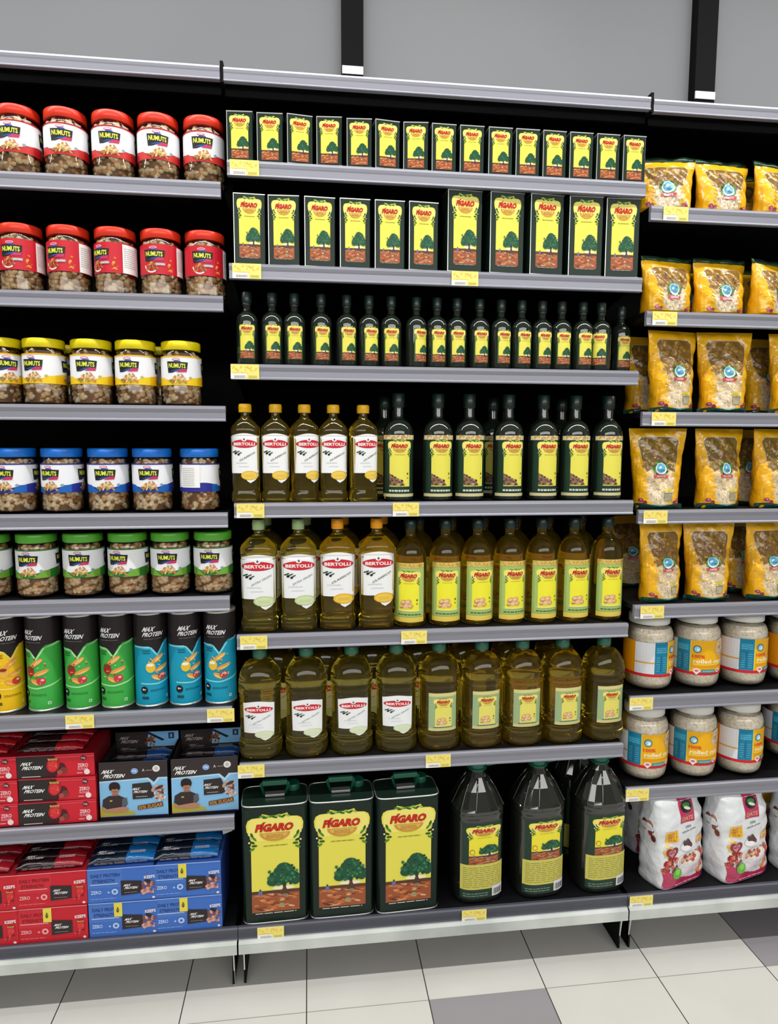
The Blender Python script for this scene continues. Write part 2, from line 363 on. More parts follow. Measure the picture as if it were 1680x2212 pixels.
def jar_art(kind, band='#b41820', band2='#d0382a'):
    Rj = .0462; C = 2*PI*Rj; a = Art(); z0, z1 = .0475, .114; h = z1-z0
    bg = '#c8192c' if kind == 'red' else '#eef0f4'
    a.rect(-C/2, C/2, z0, z1, bg, 0)
    def face(cx):
        jar_logo(a, cx, z0+.041)
        a.ell(cx-.002, z1-.008, .009, .0028, '#d06078' if kind != 'red' else '#f0c0cc', 3); a.ell(cx-.002, z1-.008, .007, .0015, '#f0d8dc' if kind != 'red' else '#d05070', 4)
        if kind == 'red':
            n = 14
            for i in range(n-1):
                t0, t1 = PI+.35+(PI-.7)*i/(n-1)*1.0-.2, PI+.35+(PI-.7)*(i+1)/(n-1)-.2
                a.poly([(cx-.006+r*math.cos(t), z0+.022+1.1*r*math.sin(t)) for r, t in ((.0175, t0), (.0175, t1), (.0145, t1), (.0145, t0))], '#f0d8d4', 3)
            a.blobs(cx-.018, cx+.008, z0+.009, z0+.025, 34, .0035, ['#b86a3a', '#8a4828', '#d09050', '#a05a30', '#7a3420'], 4, .7, 4)
            a.rect(cx+.004, cx+.024, z0+.019, z0+.0245, '#a8a4a8', 5); a.text('SALTED', cx+.014, z0+.0217, .017, .003, '#f4f0f0', 7, .02)
            a.blobs(cx+.030, cx+.043, z0+.006, z0+.034, 9, .0035, ['#e07a28', '#d84a20', '#e8a040'], 3, .8, 7)
        else:
            a.blobs(cx-.020, cx+.020, z0+.006, z0+.024, 46, .0048, ['#d8a868', '#c08848', '#e8c890', '#a87038', '#8a8a3a', '#f0dcb0'], 5, .55, 9, lambda x, z: abs(x-cx-.002) < .019-(z-z0-.006)*.5)
            a.ell(cx+.030, z0+.017, .004, .003, '#8aa0b0' if band[1] != 'e' else '#c8b850', 3)
    if kind != 'red':
        n = 60; P = []
        for i in range(n+1):
            x = -C/2+C*i/n; P.append((x, z0+.0155-.006*math.cos((x)/.0462*2.0)))
        a.poly([(C/2, z0), (-C/2, z0)][::-1]+P[::-1], band, 1)
        for s in (-1, 1):
            a.poly([(s*.012, z0), (s*.05, z0), (s*.05, z0+.018), (s*.034, z0+.017)][::s], band2, 1.6)
        a.rect(-C/2, C/2, z1-.003, z1, band, 2)
    face(0)
    if kind != 'red': face(.090)
    tx = .052 if kind == 'red' else .165
    a.rect(tx, tx+.046, z0+(.001 if kind == 'red' else .010), z1-.003, '#f2f2f0', 6)
    a.lines(tx+.003, tx+.034, z0+.014, z1-.008, 10, '#b4b6b8', 7, .35, 11)
    return a.cut(.0058)
def nuts_mesh(seed, cols, n=120):
    r = random.Random(seed); m = M(); bm = bmesh.new(); bmesh.ops.create_icosphere(bm, subdivisions=1, radius=1); V = [v.co.copy() for v in bm.verts]; F = [[v.index for v in f.verts] for f in bm.faces]; bm.free()
    m.loft([(.038, .038, .005, 2), (.038, .038, .122, 2)], '#7a5430', 0, 20)
    for i in range(n):
        th = r.uniform(0, 2*PI); z = r.uniform(.008, .050) if i < n*.82 else r.uniform(.112, .121); rr = .0385+r.uniform(-.001, .0012)
        if z > .1: rr = .035
        s = r.uniform(.0056, .0085); sc = Vector((s*1.15, s*.72, s*.9)); rot = Matrix.Rotation(r.uniform(0, PI), 3, 'X') @ Matrix.Rotation(r.uniform(-.6, .6), 3, 'Z') @ Matrix.Rotation(r.uniform(0, PI), 3, 'Y')
        c = Vector((rr*math.cos(th), rr*math.sin(th), z)); q = Matrix.Rotation(th+PI/2, 3, 'Z')
        vs = [c + q @ (rot @ Vector((v.x*sc.x, v.y*sc.y, v.z*sc.z))) for v in V]
        vs = [Vector((v.x, v.y, 0)).normalized()*min(.0452, Vector((v.x, v.y, 0)).length)+Vector((0, 0, max(.004, v.z))) for v in vs]
        col = r.choice(cols); m.add(vs, F, col, 0, True)
    return m
JAR_RINGS = [(.040, .040, 0, 2), (.0455, .0455, .002, 2), (.0472, .0472, .006, 2), (.0470, .0470, .03, 2), (.0462, .0462, .046, 2), (.0458, .0458, .048, 2), (.0458, .0458, .113, 2), (.0450, .0450, .118, 2), (.0425, .0425, .125, 2), (.0405, .0405, .128, 2), (.0405, .0405, .133, 2)]
def nut_jar(lidmat, art, lidword, seed):
    t = thing('nut_jar', 'x', 'jar')
    s = M(); s.loft(JAR_RINGS[:4], n=14, smooth=False, cap=False); s.loft(JAR_RINGS[3:], n=40, cap=False); s.build('jar_body', CLEAR, t)
    l = M(); l.loft([(.0425, .0425, .1285, 2), (.0442, .0442, .1295, 2), (.0445, .0445, .146, 2), (.0430, .0430, .1485, 2), (.038, .038, .1492, 2)], n=60, knurl=.008); l.build('lid', lidmat, t)
    m = M(); m.art(art, wrap(.0462)); m.build('label', PRINT, t)
    NT = ['#f2d8a8', '#e8c898', '#fae8c4', '#dcb080', '#f4dcae', '#d09c68', '#fff2d8', '#c08c58']
    n = nuts_mesh(seed, NT, 190).build('nuts', NUT, t); n['kind'] = 'stuff'
    return t
ja = jar_art('white', '#b01c24', '#c83028'); G = 'nut jars of the left bay'
j1 = nut_jar(LIDR, ja, 'red', 1); row(j1, 'jar', 'red-lidded jar with white label', where('left', 0), G, [41, 143, 245, 342, 440], 305, .062, ZL[0]+DK, [-4, 5, 3, 9, 3])
j2 = nut_jar(LIDR, jar_art('red'), 'red', 2); row(j2, 'jar', 'red-lidded jar with red label', where('left', 1), G, [47, 149, 250, 348, 443], 555, .062, ZL[1]+DK, [-6, -20, -32, -8, 0])
j3 = nut_jar(LIDY, jar_art('white', '#e8b80c', '#f0cc20'), 'yellow', 3)
row(j3, 'jar', 'yellow-lidded jar with white label', where('left', 2), G, [2, 97, 199, 294, 392], 803, .062, ZL[2]+DK, [40, -14, 0, -8, -2])
for px, nm in ((148, 'between second and third front jars'), (345, 'between the last two front jars')):
    o = dup(j3); o.location = (spot(px, 803, .165)[0], .165, ZL[2]+DK); tag(o, f"yellow-lidded jar in back row {nm}, {where('left', 2)}", 'jar', G)
j4 = nut_jar(LIDB, jar_art('white', '#2a2f8e', '#1b62b8'), 'blue', 4)
row(j4, 'jar', 'blue-lidded jar with white label', where('left', 3), G, [35, 136, 235, 330], 1038, .062, ZL[3]+DK, [-13, -20, 5, 0])
j4b = dup(j4); X, _ = spot(432, 1038, .062); j4b.location = (X, .062, ZL[3]+DK); j4b.rotation_euler = (0, 0, math.radians(107)); tag(j4b, f"blue-lidded jar turned to its white back label, last on right, {where('left', 3)}", 'jar', G)
j5 = nut_jar(LIDG, jar_art('white', '#2e7a2e', '#72a83a'), 'green', 5)
row(j5, 'jar', 'green-lidded jar with white label', where('left', 4-0), G, [-20, 82, 182, 278, 369, 461], 1222, .062, ZL[4]+DK, [14, -8, 3, -17, 0, -4])

# ================================================================ CRISP TUBES (left bay)
def can_art(bg, dark, light, fruit, seed):
    Rc = .0382; C = 2*PI*Rc; a = Art(); H = .226
    a.rect(-C/2, C/2, .004, H, bg, 0)
    a.poly([(-C/2, .150), (-.021, .150), (-.013, .147), (0, .131), (.013, .152), (.022, .160), (.05, .164), (C/2, .150), (C/2, H), (-C/2, H)], '#221c1e', 2)
    a.poly([(-.06, .150), (-.014, .1495), (0, .129), (.016, .153), (.05, .164), (.06, .164), (.06, .160), (.022, .155), (0, .123), (-.016, .1445), (-.06, .146)], light, 1)
    a.text('MAX', -.018, .1915, .026, .0115, '#f2f2f2', 4, .03, .25); a.text('PROTEIN', -.0085, .1785, .046, .0105, '#f4f4f4', 4, .03, .1)
    a.lines(-.03, .012, .167, .170, 1, '#8a8688', 4, .35, 2)
    a.lines(-.034, -.016, .132, .143, 2, dark, 3, .45, 4)
    for (x, z, A, B, rt) in ((.000, .118, .018, .006, .6), (.010, .094, .019, .0055, .35), (-.004, .072, .012, .006, -.5), (.004, .122, .012, .004, .5), (.016, .098, .010, .003, .4)): a.ell(x, z, A, B, fruit[0], 4, 10, rt)
    for (x, z, A, B, rt) in ((.004, .119, .013, .0025, .6), (.012, .092, .014, .0022, .35), (-.005, .070, .009, .002, -.5)): a.ell(x, z, A, B, fruit[1], 5, 8, rt)
    a.ell(-.016, .098, .011, .013, fruit[2], 5); a.ell(.010, .074, .010, .009, fruit[3], 6); a.ell(-.017, .104, .008, .004, fruit[4], 7); a.ell(.013, .077, .004, .003, '#f4b0b0', 7)
    a.blobs(-.024, .022, .064, .128, 16, .0028, [fruit[0], fruit[1], fruit[2], light], 6, .6, seed)
    a.poly([(-.04, .060), (.0, .058), (.03, .064), (.06, .072), (.06, .069), (.03, .060), (0, .0545), (-.04, .057)], light, 3)
    a.ell(-.032, .042, .0085, .0095, '#14161a', 4); a.text('8g', -.032, .043, .008, .006, '#f0f0f0', 6, .03)
    a.lines(-.018, .02, .038, .044, 2, dark, 3, .4, seed+5); a.rect(-.038, -.022, .019, .026, dark, 3); a.rect(.022, .029, .016, .023, '#dff4e4', 4); a.rect(.0235, .0275, .0175, .0215, bg, 5)
    return a.cut(.0055)
def can(name_art):
    t = thing('crisp_tube', 'x', 'tube'); M().loft([(.0378, .0378, 0, 2), (.0380, .0380, .228, 2)], '#222', n=40).build('tube_body', BLACK, t)
    m = M(); m.loft([(.0388, .0388, .2255, 2), (.0392, .0392, .229, 2), (.0390, .0390, .2315, 2), (.036, .036, .2325, 2)], n=40); m.build('top_rim', SILVER, t); m = M(); m.loft([(.0388, .0388, 0, 2), (.0390, .0390, .004, 2), (.0380, .0380, .0045, 2)], n=40); m.build('bottom_rim', SILVER, t)
    M().art(name_art, wrap(.0382)).build('label', PRINT, t); return t
FR = ['#e89a48', '#f2c070', '#a81c22', '#d03040', '#5a4a20']
G = 'crisp tubes of the left bay'; W5 = where('left', 5); Z6 = ZL[5]+DK
cy_ = can(can_art('#f0c010', '#6a5208', '#f8e070', FR[:2]+['#e8b048', '#c83828', '#8a3018'], 3)); row(cy_, 'tube', 'yellow and black protein crisp tube', W5, G, [14], 1440, .058, Z6, [38], labels=[f"yellow and black crisp tube at left end, {W5}"])
cg = can(can_art('#3fae48', '#1c6a28', '#a8e8a0', FR, 4)); row(cg, 'tube', 'green and black crisp tube', W5, G, [97, 178, 254], 1435, .058, Z6, [-8, 2, 2], labels=[f"green and black crisp tube, {d}, {W5}" for d in ('beside the yellow tube', 'middle of the three green', 'beside the blue tubes')])
cb = can(can_art('#0f98b8', '#0a4a60', '#80dcec', ['#e0a050', '#f0d080', '#e8c030', '#c84030', '#f0f0e0'], 5)); row(cb, 'tube', 'blue and black crisp tube', W5, G, [327, 400, 476], 1428, .058, Z6, [34, 36, 4], labels=[f"blue and black crisp tube, {d}, {W5}" for d in ('beside the green tubes', 'middle of the three blue', 'last on right')])

# ================================================================ SNACK BOXES (left bay)
def maxp(a, x, z, s, col='#f0f0f0', lv=4):
    a.text('MAX', x-.36*s, z+.20*s, .62*s, .24*s, col, lv, .03, .3); a.text('PROTEIN', x, z-.09*s, 1.2*s, .24*s, col, lv, .03, .12)
def berry(a, x, z, s, lv=5):
    a.ell(x, z, .016*s, .0205*s, '#c01828', lv, 18, -.25); a.ell(x, z-.002*s, .012*s, .015*s, '#d63038', lv+1, 14, -.25)
    for i in range(5): a.ell(x-.010*s+.005*s*i, z+.016*s, .0045*s, .0022*s, '#b0a050', lv+2, 7, .6*(i-2))
    a.blobs(x-.01*s, x+.01*s, z-.012*s, z+.010*s, 14, .0009*s, ['#f0c070'], lv+2, .8, 3)
def carton(m, w, d, h, side, art, top=True):
    m.box(-w/2, w/2, 0, d, 0, h, side, 0); m.art(art, flat_at(-.0001))
def red_art(w, h):
    a = Art(); a.rect(-w/2, w/2, 0, h, '#cf1f30', 0); a.rect(-w/2, -w*.12, 0, h, '#2a2523', 1); a.poly([(-w*.12, h), (-w*.12, 0), (w*.0, 0), (w*.04, h*.4), (-w*.02, h)], '#3a1a1c', 1.5)
    a.lines(-w*.44, -w*.2, .003, .007, 1, '#c8c4bc', 3, .5, 2, False); maxp(a, -w*.30, h*.52, .036)
    berry(a, -w*.035, h*.55, .9); a.ell(w*.07, h*.42, .010, .012, '#4a1a20', 4); a.ell(w*.10, h*.30, .008, .008, '#7a3a30', 5); a.ell(w*.05, h*.22, .006, .006, '#a85048', 6)
    a.rect(w*.0, w/2, h*.86, h*.90, '#e0505c', 2); a.ell(w*.36, h*.80, .0075, .0065, '#6a2430', 4); a.text('10g', w*.36, h*.80, .009, .005, '#e8d0d0', 6)
    a.blobs(w*.27, w*.42, h*.14, h*.58, 0, .002, ['#fff'], 3); a.text('ZERO', w*.35, h*.48, .024, .009, '#f4d4d8', 4, .02); a.text('SUGAR', w*.35, h*.32, .024, .006, '#f0a8b0', 4, .02); a.ell(w*.40, h*.18, .0068, .0068, '#f4e0e0', 4); a.lines(w*.27, w*.34, h*.12, h*.22, 1, '#f0a8b0', 4, .5, 4)
    a.rect(-w/2, w/2, 0, .0012, '#7a1018', 6); a.rect(-w/2, w/2, h-.0012, h, '#e04858', 6); return a.cut()
WR = M(); 
def wrapper_bar(name, c1, c2, seed):
    """a flow-wrapped bar, seen end on and from above"""
    m = M(); r = random.Random(seed); n = 14; vs = []; fs = []; L = .150; W = .034
    prof = [(-W/2, .004), (-W*.42, .012), (-W*.2, .016), (W*.2, .0165), (W*.42, .012), (W/2, .004), (0, 0)]
    for i in range(n+1):
        x = -L/2+L*i/n; k = .25 if i in (0, n) else (.6 if i in (1, n-1) else 1+r.uniform(-.07, .07))
        for (y, z) in prof: vs.append((x, y*(1.06 if k < .5 else 1), .005+(z-.005)*k+r.uniform(-.0006, .0006)))
    q = len(prof)
    for i in range(n):
        f = [(i*q+j, (i+1)*q+j, (i+1)*q+(j+1) % q, i*q+(j+1) % q) for j in range(q)]; m.add(vs, f, c1 if i < n*.55 else c2, 0, True) if i == 0 else None
        if i: o = len(m.v)-len(vs); [(m.f.append([v+o for v in g]), m.c.append(lin(c1 if i < n*.55 else c2)), m.m.append(0), m.s.append(True)) for g in f]
    a = Art(); maxp(a, -.035, -.001, .03, '#b8b4b4', 1); a.lines(.02, .055, -.008, .004, 3, '#d8c8c8', 1, .3, seed); 
    m.art(a.cut(), lambda x, z, l: (x, z*.9, .0225+l*EPS))
    a = Art(); a.lines(-.06, .06, .005, .010, 2, '#b0a0a0', 1, .3, seed+1); m.art(a.cut(), lambda x, z, l: (x, -W/2-.0012-l*EPS, z))
    return tag(m.build(name, PFILM), 'x', 'snack bar')
Z7 = ZL[6]+DK; W7 = where('left', 6)
hb = .056; wb = .176
rb = M(); carton(rb, wb, .13, hb, '#8a1420', red_art(wb, hb)); rb = tag(rb.build('snack_bar_box', PRINT), 'x', 'box')
G = 'red snack bar boxes on the left bay'
stack = ['bottom', 'middle', 'topmost']
first = True
for col, px in ((0, -46), (1, 126)):
    for i in range(3):
        o = rb if first else rb.copy()
        if not first: COL.objects.link(o)
        first = False
        X, _ = spot(px-(0, 2, 7)[i], 1757-52*i, .012); o.location = (X, .010+.003*i, Z7+.0006+i*(hb+.0008)); o.rotation_euler = (0, 0, math.radians((1, -1, 0)[i]))
        tag(o, f"{stack[i]} red snack box, {'left' if col == 0 else 'right'} red stack, {W7}", 'box', G)
# open tray of bars above each stack
def bars(proto, X, Y, z, n, step, lift, rz, labels, group):
    for i in range(n):
        o = proto if proto.name not in used else proto.copy()
        if proto.name in used: COL.objects.link(o)
        used.add(proto.name)
        o.location = (X+R.uniform(-.002, .002), Y+i*step, z+i*lift); o.rotation_euler = (0, 0, math.radians(rz+R.uniform(-2, 2))); tag(o, labels % ORD[i], 'snack bar', group)
br = wrapper_bar('snack_bar', '#2a1416', '#b01624', 3)
for col, px in ((0, -46), (1, 118)):
    X, _ = spot(px, 1615, .05)
    bars(br, X, .045, Z7+3*(hb+.0008)+.0008, 3, .040, .0, 0, f"red wrapped bar on {'left' if not col else 'right'} stack, %s from front, {W7}", 'red snack bars on the red boxes')
def blue_art(w, h):
    a = Art(); a.rect(-w/2, w/2, 0, h, '#86bfe8', 0)
    a.poly([(-w/2, h), (-w/2, h*.665), (w*.22, h*.70), (w*.30, h*.62), (w*.36, h*.70), (w/2, h*.70), (w/2, h)], '#332a2a', 2)
    a.poly([(-w/2, h*.665), (w*.22, h*.70), (w*.30, h*.60), (w*.36, h*.70), (w/2, h*.70), (w/2, h*.67), (w*.38, h*.67), (w*.30, h*.56), (w*.2, h*.67), (-w/2, h*.64)], '#b8daf2', 1)
    maxp(a, -w*.28, h*.78, .040, '#f4f4f4', 4); a.ell(w*.02, h*.83, .0085, .0075, '#86a8dc', 4); a.text('10g', w*.02, h*.83, .009, .006, '#e8f0f8', 6); a.ell(w*.34, h*.86, .0088, .0085, '#ece8e6', 4); a.ell(w*.34, h*.86, .005, .005, '#c8bcbc', 5); a.text('A', w*.15, h*.84, .006, .007, '#d8d0d0', 4); a.lines(w*.19, w*.28, h*.83, h*.86, 1, '#b8b0b0', 4, .3, 2)
    # a person in a dark polo shirt, arms folded
    x = -w*.28; z = h*.60
    a.poly([(-w/2, h*.02), (w*.02, h*.04), (w*.0, h*.10), (-w*.2, h*.16), (-w/2, h*.20)], '#b8ac48', 2)
    a.poly([(x-.030, h*.22), (x-.028, h*.34), (x-.014, h*.40), (x+.008, h*.41), (x+.024, h*.35), (x+.028, h*.22), (x+.01, h*.14), (x-.015, h*.14)], '#332a2a', 4)
    a.poly([(x-.006, h*.40), (x-.005, h*.46), (x+.006, h*.46), (x+.008, h*.40)], '#a06850', 5)
    a.ell(x+.001, h*.515, .0098, .0125, '#b0785c', 6); a.ell(x, h*.585, .0125, .009, '#241a18', 7); a.ell(x-.009, h*.555, .0038, .008, '#241a18', 7); a.ell(x+.010, h*.555, .0034, .007, '#241a18', 7)
    a.rect(x-.004, x+.006, h*.472, h*.480, '#7a4038', 8); a.rect(x-.006, x-.002, h*.528, h*.534, '#2a1a16', 8); a.rect(x+.003, x+.007, h*.528, h*.534, '#2a1a16', 8)
    a.poly([(x-.031, h*.24), (x-.026, h*.16), (x+.02, h*.20), (x+.032, h*.16), (x+.028, h*.11), (x-.0, h*.10), (x-.030, h*.13)], '#b88468', 6)
    a.poly([(x+.016, h*.19), (x+.017, h*.34), (x+.028, h*.36), (x+.030, h*.24)], '#5a5c66', 7); a.rect(x-.012, x-.006, h*.30, h*.325, '#c8b050', 6)
    a.poly([(-w*.02, h*.32), (-w*.02, h*.60), (w*.24, h*.62), (w*.27, h*.54), (w*.30, h*.36), (w*.26, h*.33)], '#2e2627', 4); maxp(a, w*.10, h*.47, .026, '#e8e4e4', 6); a.lines(w*.03, w*.2, h*.36, h*.39, 1, '#b8b0a8', 6, .4, 3)
    a.blobs(w*.26, w*.46, h*.28, h*.54, 26, .005, ['#c89880', '#e8c8b8', '#6a3a28', '#d8a890'], 6, .7, 5); a.ell(w*.38, h*.52, .010, .004, '#4a3028', 7, 10, .4)
    a.poly([(w*.05, h*.12), (w*.05, h*.20), (w*.42, h*.255), (w*.43, h*.17)], '#4a3a34', 4); a.text('30% SUGAR', w*.24, h*.185, .058, .0095, '#d8903c', 6, .02, rise=.12)
    a.rect(-w/2, w/2, 0, h*.025, '#2a2048', 5); return a.cut()
def flap_art(w, h):
    a = Art(); a.rect(-w/2, w/2, 0, h, '#332b2b', 0); a.poly([(w*.0, 0), (w*.02, h), (w/2, h), (w/2, 0)], '#7ab8e8', 1); maxp(a, -w*.28, h*.45, .034, '#a8a0a0', 3)
    a.blobs(-w*.04, w*.14, h*.1, h*.7, 18, .005, ['#7a4828', '#3a2018', '#a87048'], 4, .6, 6); a.poly([(w*.0, h*.9), (w*.03, h), (w*.28, h*.45), (w*.24, h*.36)], '#1a2440', 3); a.rect(w*.34, w*.43, h*.5, h*.9, '#203a60', 3); a.text('S', w*.385, h*.7, .006, .008, '#c8d8e8', 5)
    return a.cut()
G = 'blue display boxes of the left bay'
wd, hd = .160, .141
dbx = thing('display_box', 'x', 'box')
m = M(); m.box(-wd/2, wd/2, 0, .002, 0, hd, '#2a2424'); m.box(-wd/2, -wd/2+.002, .002, .14, 0, hd*.95, '#2a2424'); m.box(wd/2-.002, wd/2, .002, .14, 0, hd*.95, '#2a2424'); m.box(-wd/2, wd/2, .002, .14, 0, .002, '#2a2424'); m.box(-wd/2, wd/2, .138, .14, 0, .150, '#2a2424')
m.art(blue_art(wd, hd), flat_at(-.0001)); m.build('carton', PRINT, dbx)
m = M(); m.box(-wd/2, wd/2, .134, .136, .110, .156, '#2a2424'); m.art(flap_art(wd, .040), lambda x, z, l: (x, .1335-l*EPS, z+.116)); m.build('header_card', PRINT, dbx)
bbp = wrapper_bar('snack_bar', '#221c20', '#1c4a8a', 8)
for i, (px, side) in enumerate(((289, 'left'), (443, 'right'))):
    o = dbx if i == 0 else dup(dbx); X, _ = spot(px, 1700, .02); o.location = (X, .019, Z7+.0006); o.rotation_euler = (0, 0, math.radians((-1, .5)[i])); tag(o, f"open blue display box picturing a person, {side} one, {W7}", 'box', G)
    bars(bbp, X, .046, Z7+hd-.044, 3, .037, .004, 0, f"blue wrapped bar, {side} display box, %s from front, {W7}", 'blue snack bars in the display boxes')
def band_art(w, h, c, dark, mid, light, sticker):
    a = Art(); a.rect(-w/2, w/2, 0, h, c, 0); a.rect(-w/2, w*.0, h*.44, h, mid, .5)
    a.text('DAILY PROTEIN', -w*.24, h*.80, .066, .0085, dark, 3, .02); a.text('STRENGTH', -w*.27, h*.64, .050, .0085, dark, 3, .02); a.rect(-w*.46, -w*.06, h*.53, h*.555, light, 3)
    a.text('ZERO', -w*.38, h*.32, .024, .009, light, 4, .03); a.text('+', -w*.2, h*.30, .006, .006, light, 4, .03); a.ell(-w*.11, h*.31, .0075, .0075, light, 4); a.ell(-w*.11, h*.31, .0035, .0035, c, 5); a.lines(-w*.46, -w*.1, h*.12, h*.16, 1, light, 3, .25, 3)
    a.poly([(-w*.02, h*.18), (-w*.02, h*.62), (w*.28, h*.58), (w*.28, h*.22)], '#2c2425', 4); maxp(a, w*.13, h*.42, .024, '#f0ecec', 6); a.lines(w*.03, w*.22, h*.26, h*.29, 1, '#a89890', 6, .4, 5)
    a.text('KEEPS', w*.40, h*.68, .025, .008, '#f2e8e8', 6, .03, rise=.06)
    if c[1] == 'c': berry(a, w*.40, h*.42, .62, 5); a.blobs(w*.3, w*.44, h*.14, h*.3, 8, .003, ['#7a1a20', '#e05050'], 6, .7, 4)
    else: a.blobs(w*.29, w*.46, h*.2, h*.5, 22, .0055, ['#b87868', '#8a4a3a', '#d8a090'], 6, .7, 4); a.ell(w*.38, h*.55, .010, .004, '#282428', 6, 10, -.4)
    a.ell(w*.45, h*.07, .0035, .003, '#e8d8d8', 6)
    if sticker: a.rect(-w*.13, -w*.01, h*.58, h*.985, '#e8d850', 7); a.text('40g', -w*.07, h*.78, .014, .009, '#4a4010', 9, .04, turn=1)
    a.rect(-w/2, w/2, 0, .0012, dark, 6); a.rect(-w/2, w/2, h-.0014, h, light, 5); return a.cut()
wr, hr = .158, .086
def flatbox(c, dark, mid, light, st, side):
    m = M(); carton(m, wr, .16, hr, side, band_art(wr, hr, c, dark, mid, light, st)); return tag(m.build('snack_bar_box', PRINT), 'x', 'box')
RED = ('#c81c2c', '#8a0c18', '#d02838', '#f0a8a8'); BLU = ('#3f6fc4', '#1c3a80', '#4a78c8', '#b8d0f4')
pr = flatbox(*RED, 0, '#8a1420'); prs = flatbox(*RED, 1, '#8a1420'); pb = flatbox(*BLU, 0, '#2a4c94'); pbs = flatbox(*BLU, 1, '#2a4c94')
WB = where('left', 'b'); seen = set()
for cx_, kinds, nm in ((-42, (prs, pr), 'left red'), (111, (prs, pr), 'right red'), (264, (pbs, pb), 'left blue'), (405, (pbs, pbs), 'right blue')):
    for i in range(2):
        k = kinds[i]; o = k if k.name not in seen else k.copy()
        if k.name in seen: COL.objects.link(o)
        seen.add(k.name); X, _ = spot(cx_+(3 if i == 0 else 0), 2000-84*i, -.035); o.location = (X, -.034, BASE+.0006+i*(hr+.0008)); o.rotation_euler = (0, 0, math.radians(R.uniform(-1, 1)))
        tag(o, f"{('lower', 'upper')[i]} box of the {nm} pair of snack bar boxes, {WB}", 'box', 'snack bar boxes on the left base shelf')
br2 = wrapper_bar('snack_bar', '#1c0c10', '#8a1420', 13); bb2 = wrapper_bar('snack_bar', '#0e1a2c', '#1460a0', 14)
for px, pro, nm in ((-30, br2, 'left red'), (124, br2, 'right red'), (275, bb2, 'left blue'), (410, bb2, 'right blue')):
    X, _ = spot(px, 1850, .03); bars(pro, X, -.008, BASE+2*(hr+.0008)+.001, 5, .033, .0, 0, f"wrapped snack bar lying on the {nm} boxes, %s from front, {WB}", 'snack bars on the base shelf boxes')
m = M(); m.box(-.012, .012, -.0006, 0, -.068, 0, '#dcd6cc'); a = Art(); a.lines(-.009, .009, -.055, -.02, 6, '#b8b0a4', 1, .3, 3); m.art(a.cut(), flat_at(-.0006)); o = m.build('shelf_card', PRINT)
X, Z = spot(484, 1812, .06); o.location = (X, .06, ZL[6]+.020); o.rotation_euler = (0, math.radians(-8), math.radians(20)); tag(o, 'small white paper card hanging under a shelf beside the blue snack boxes', 'card')

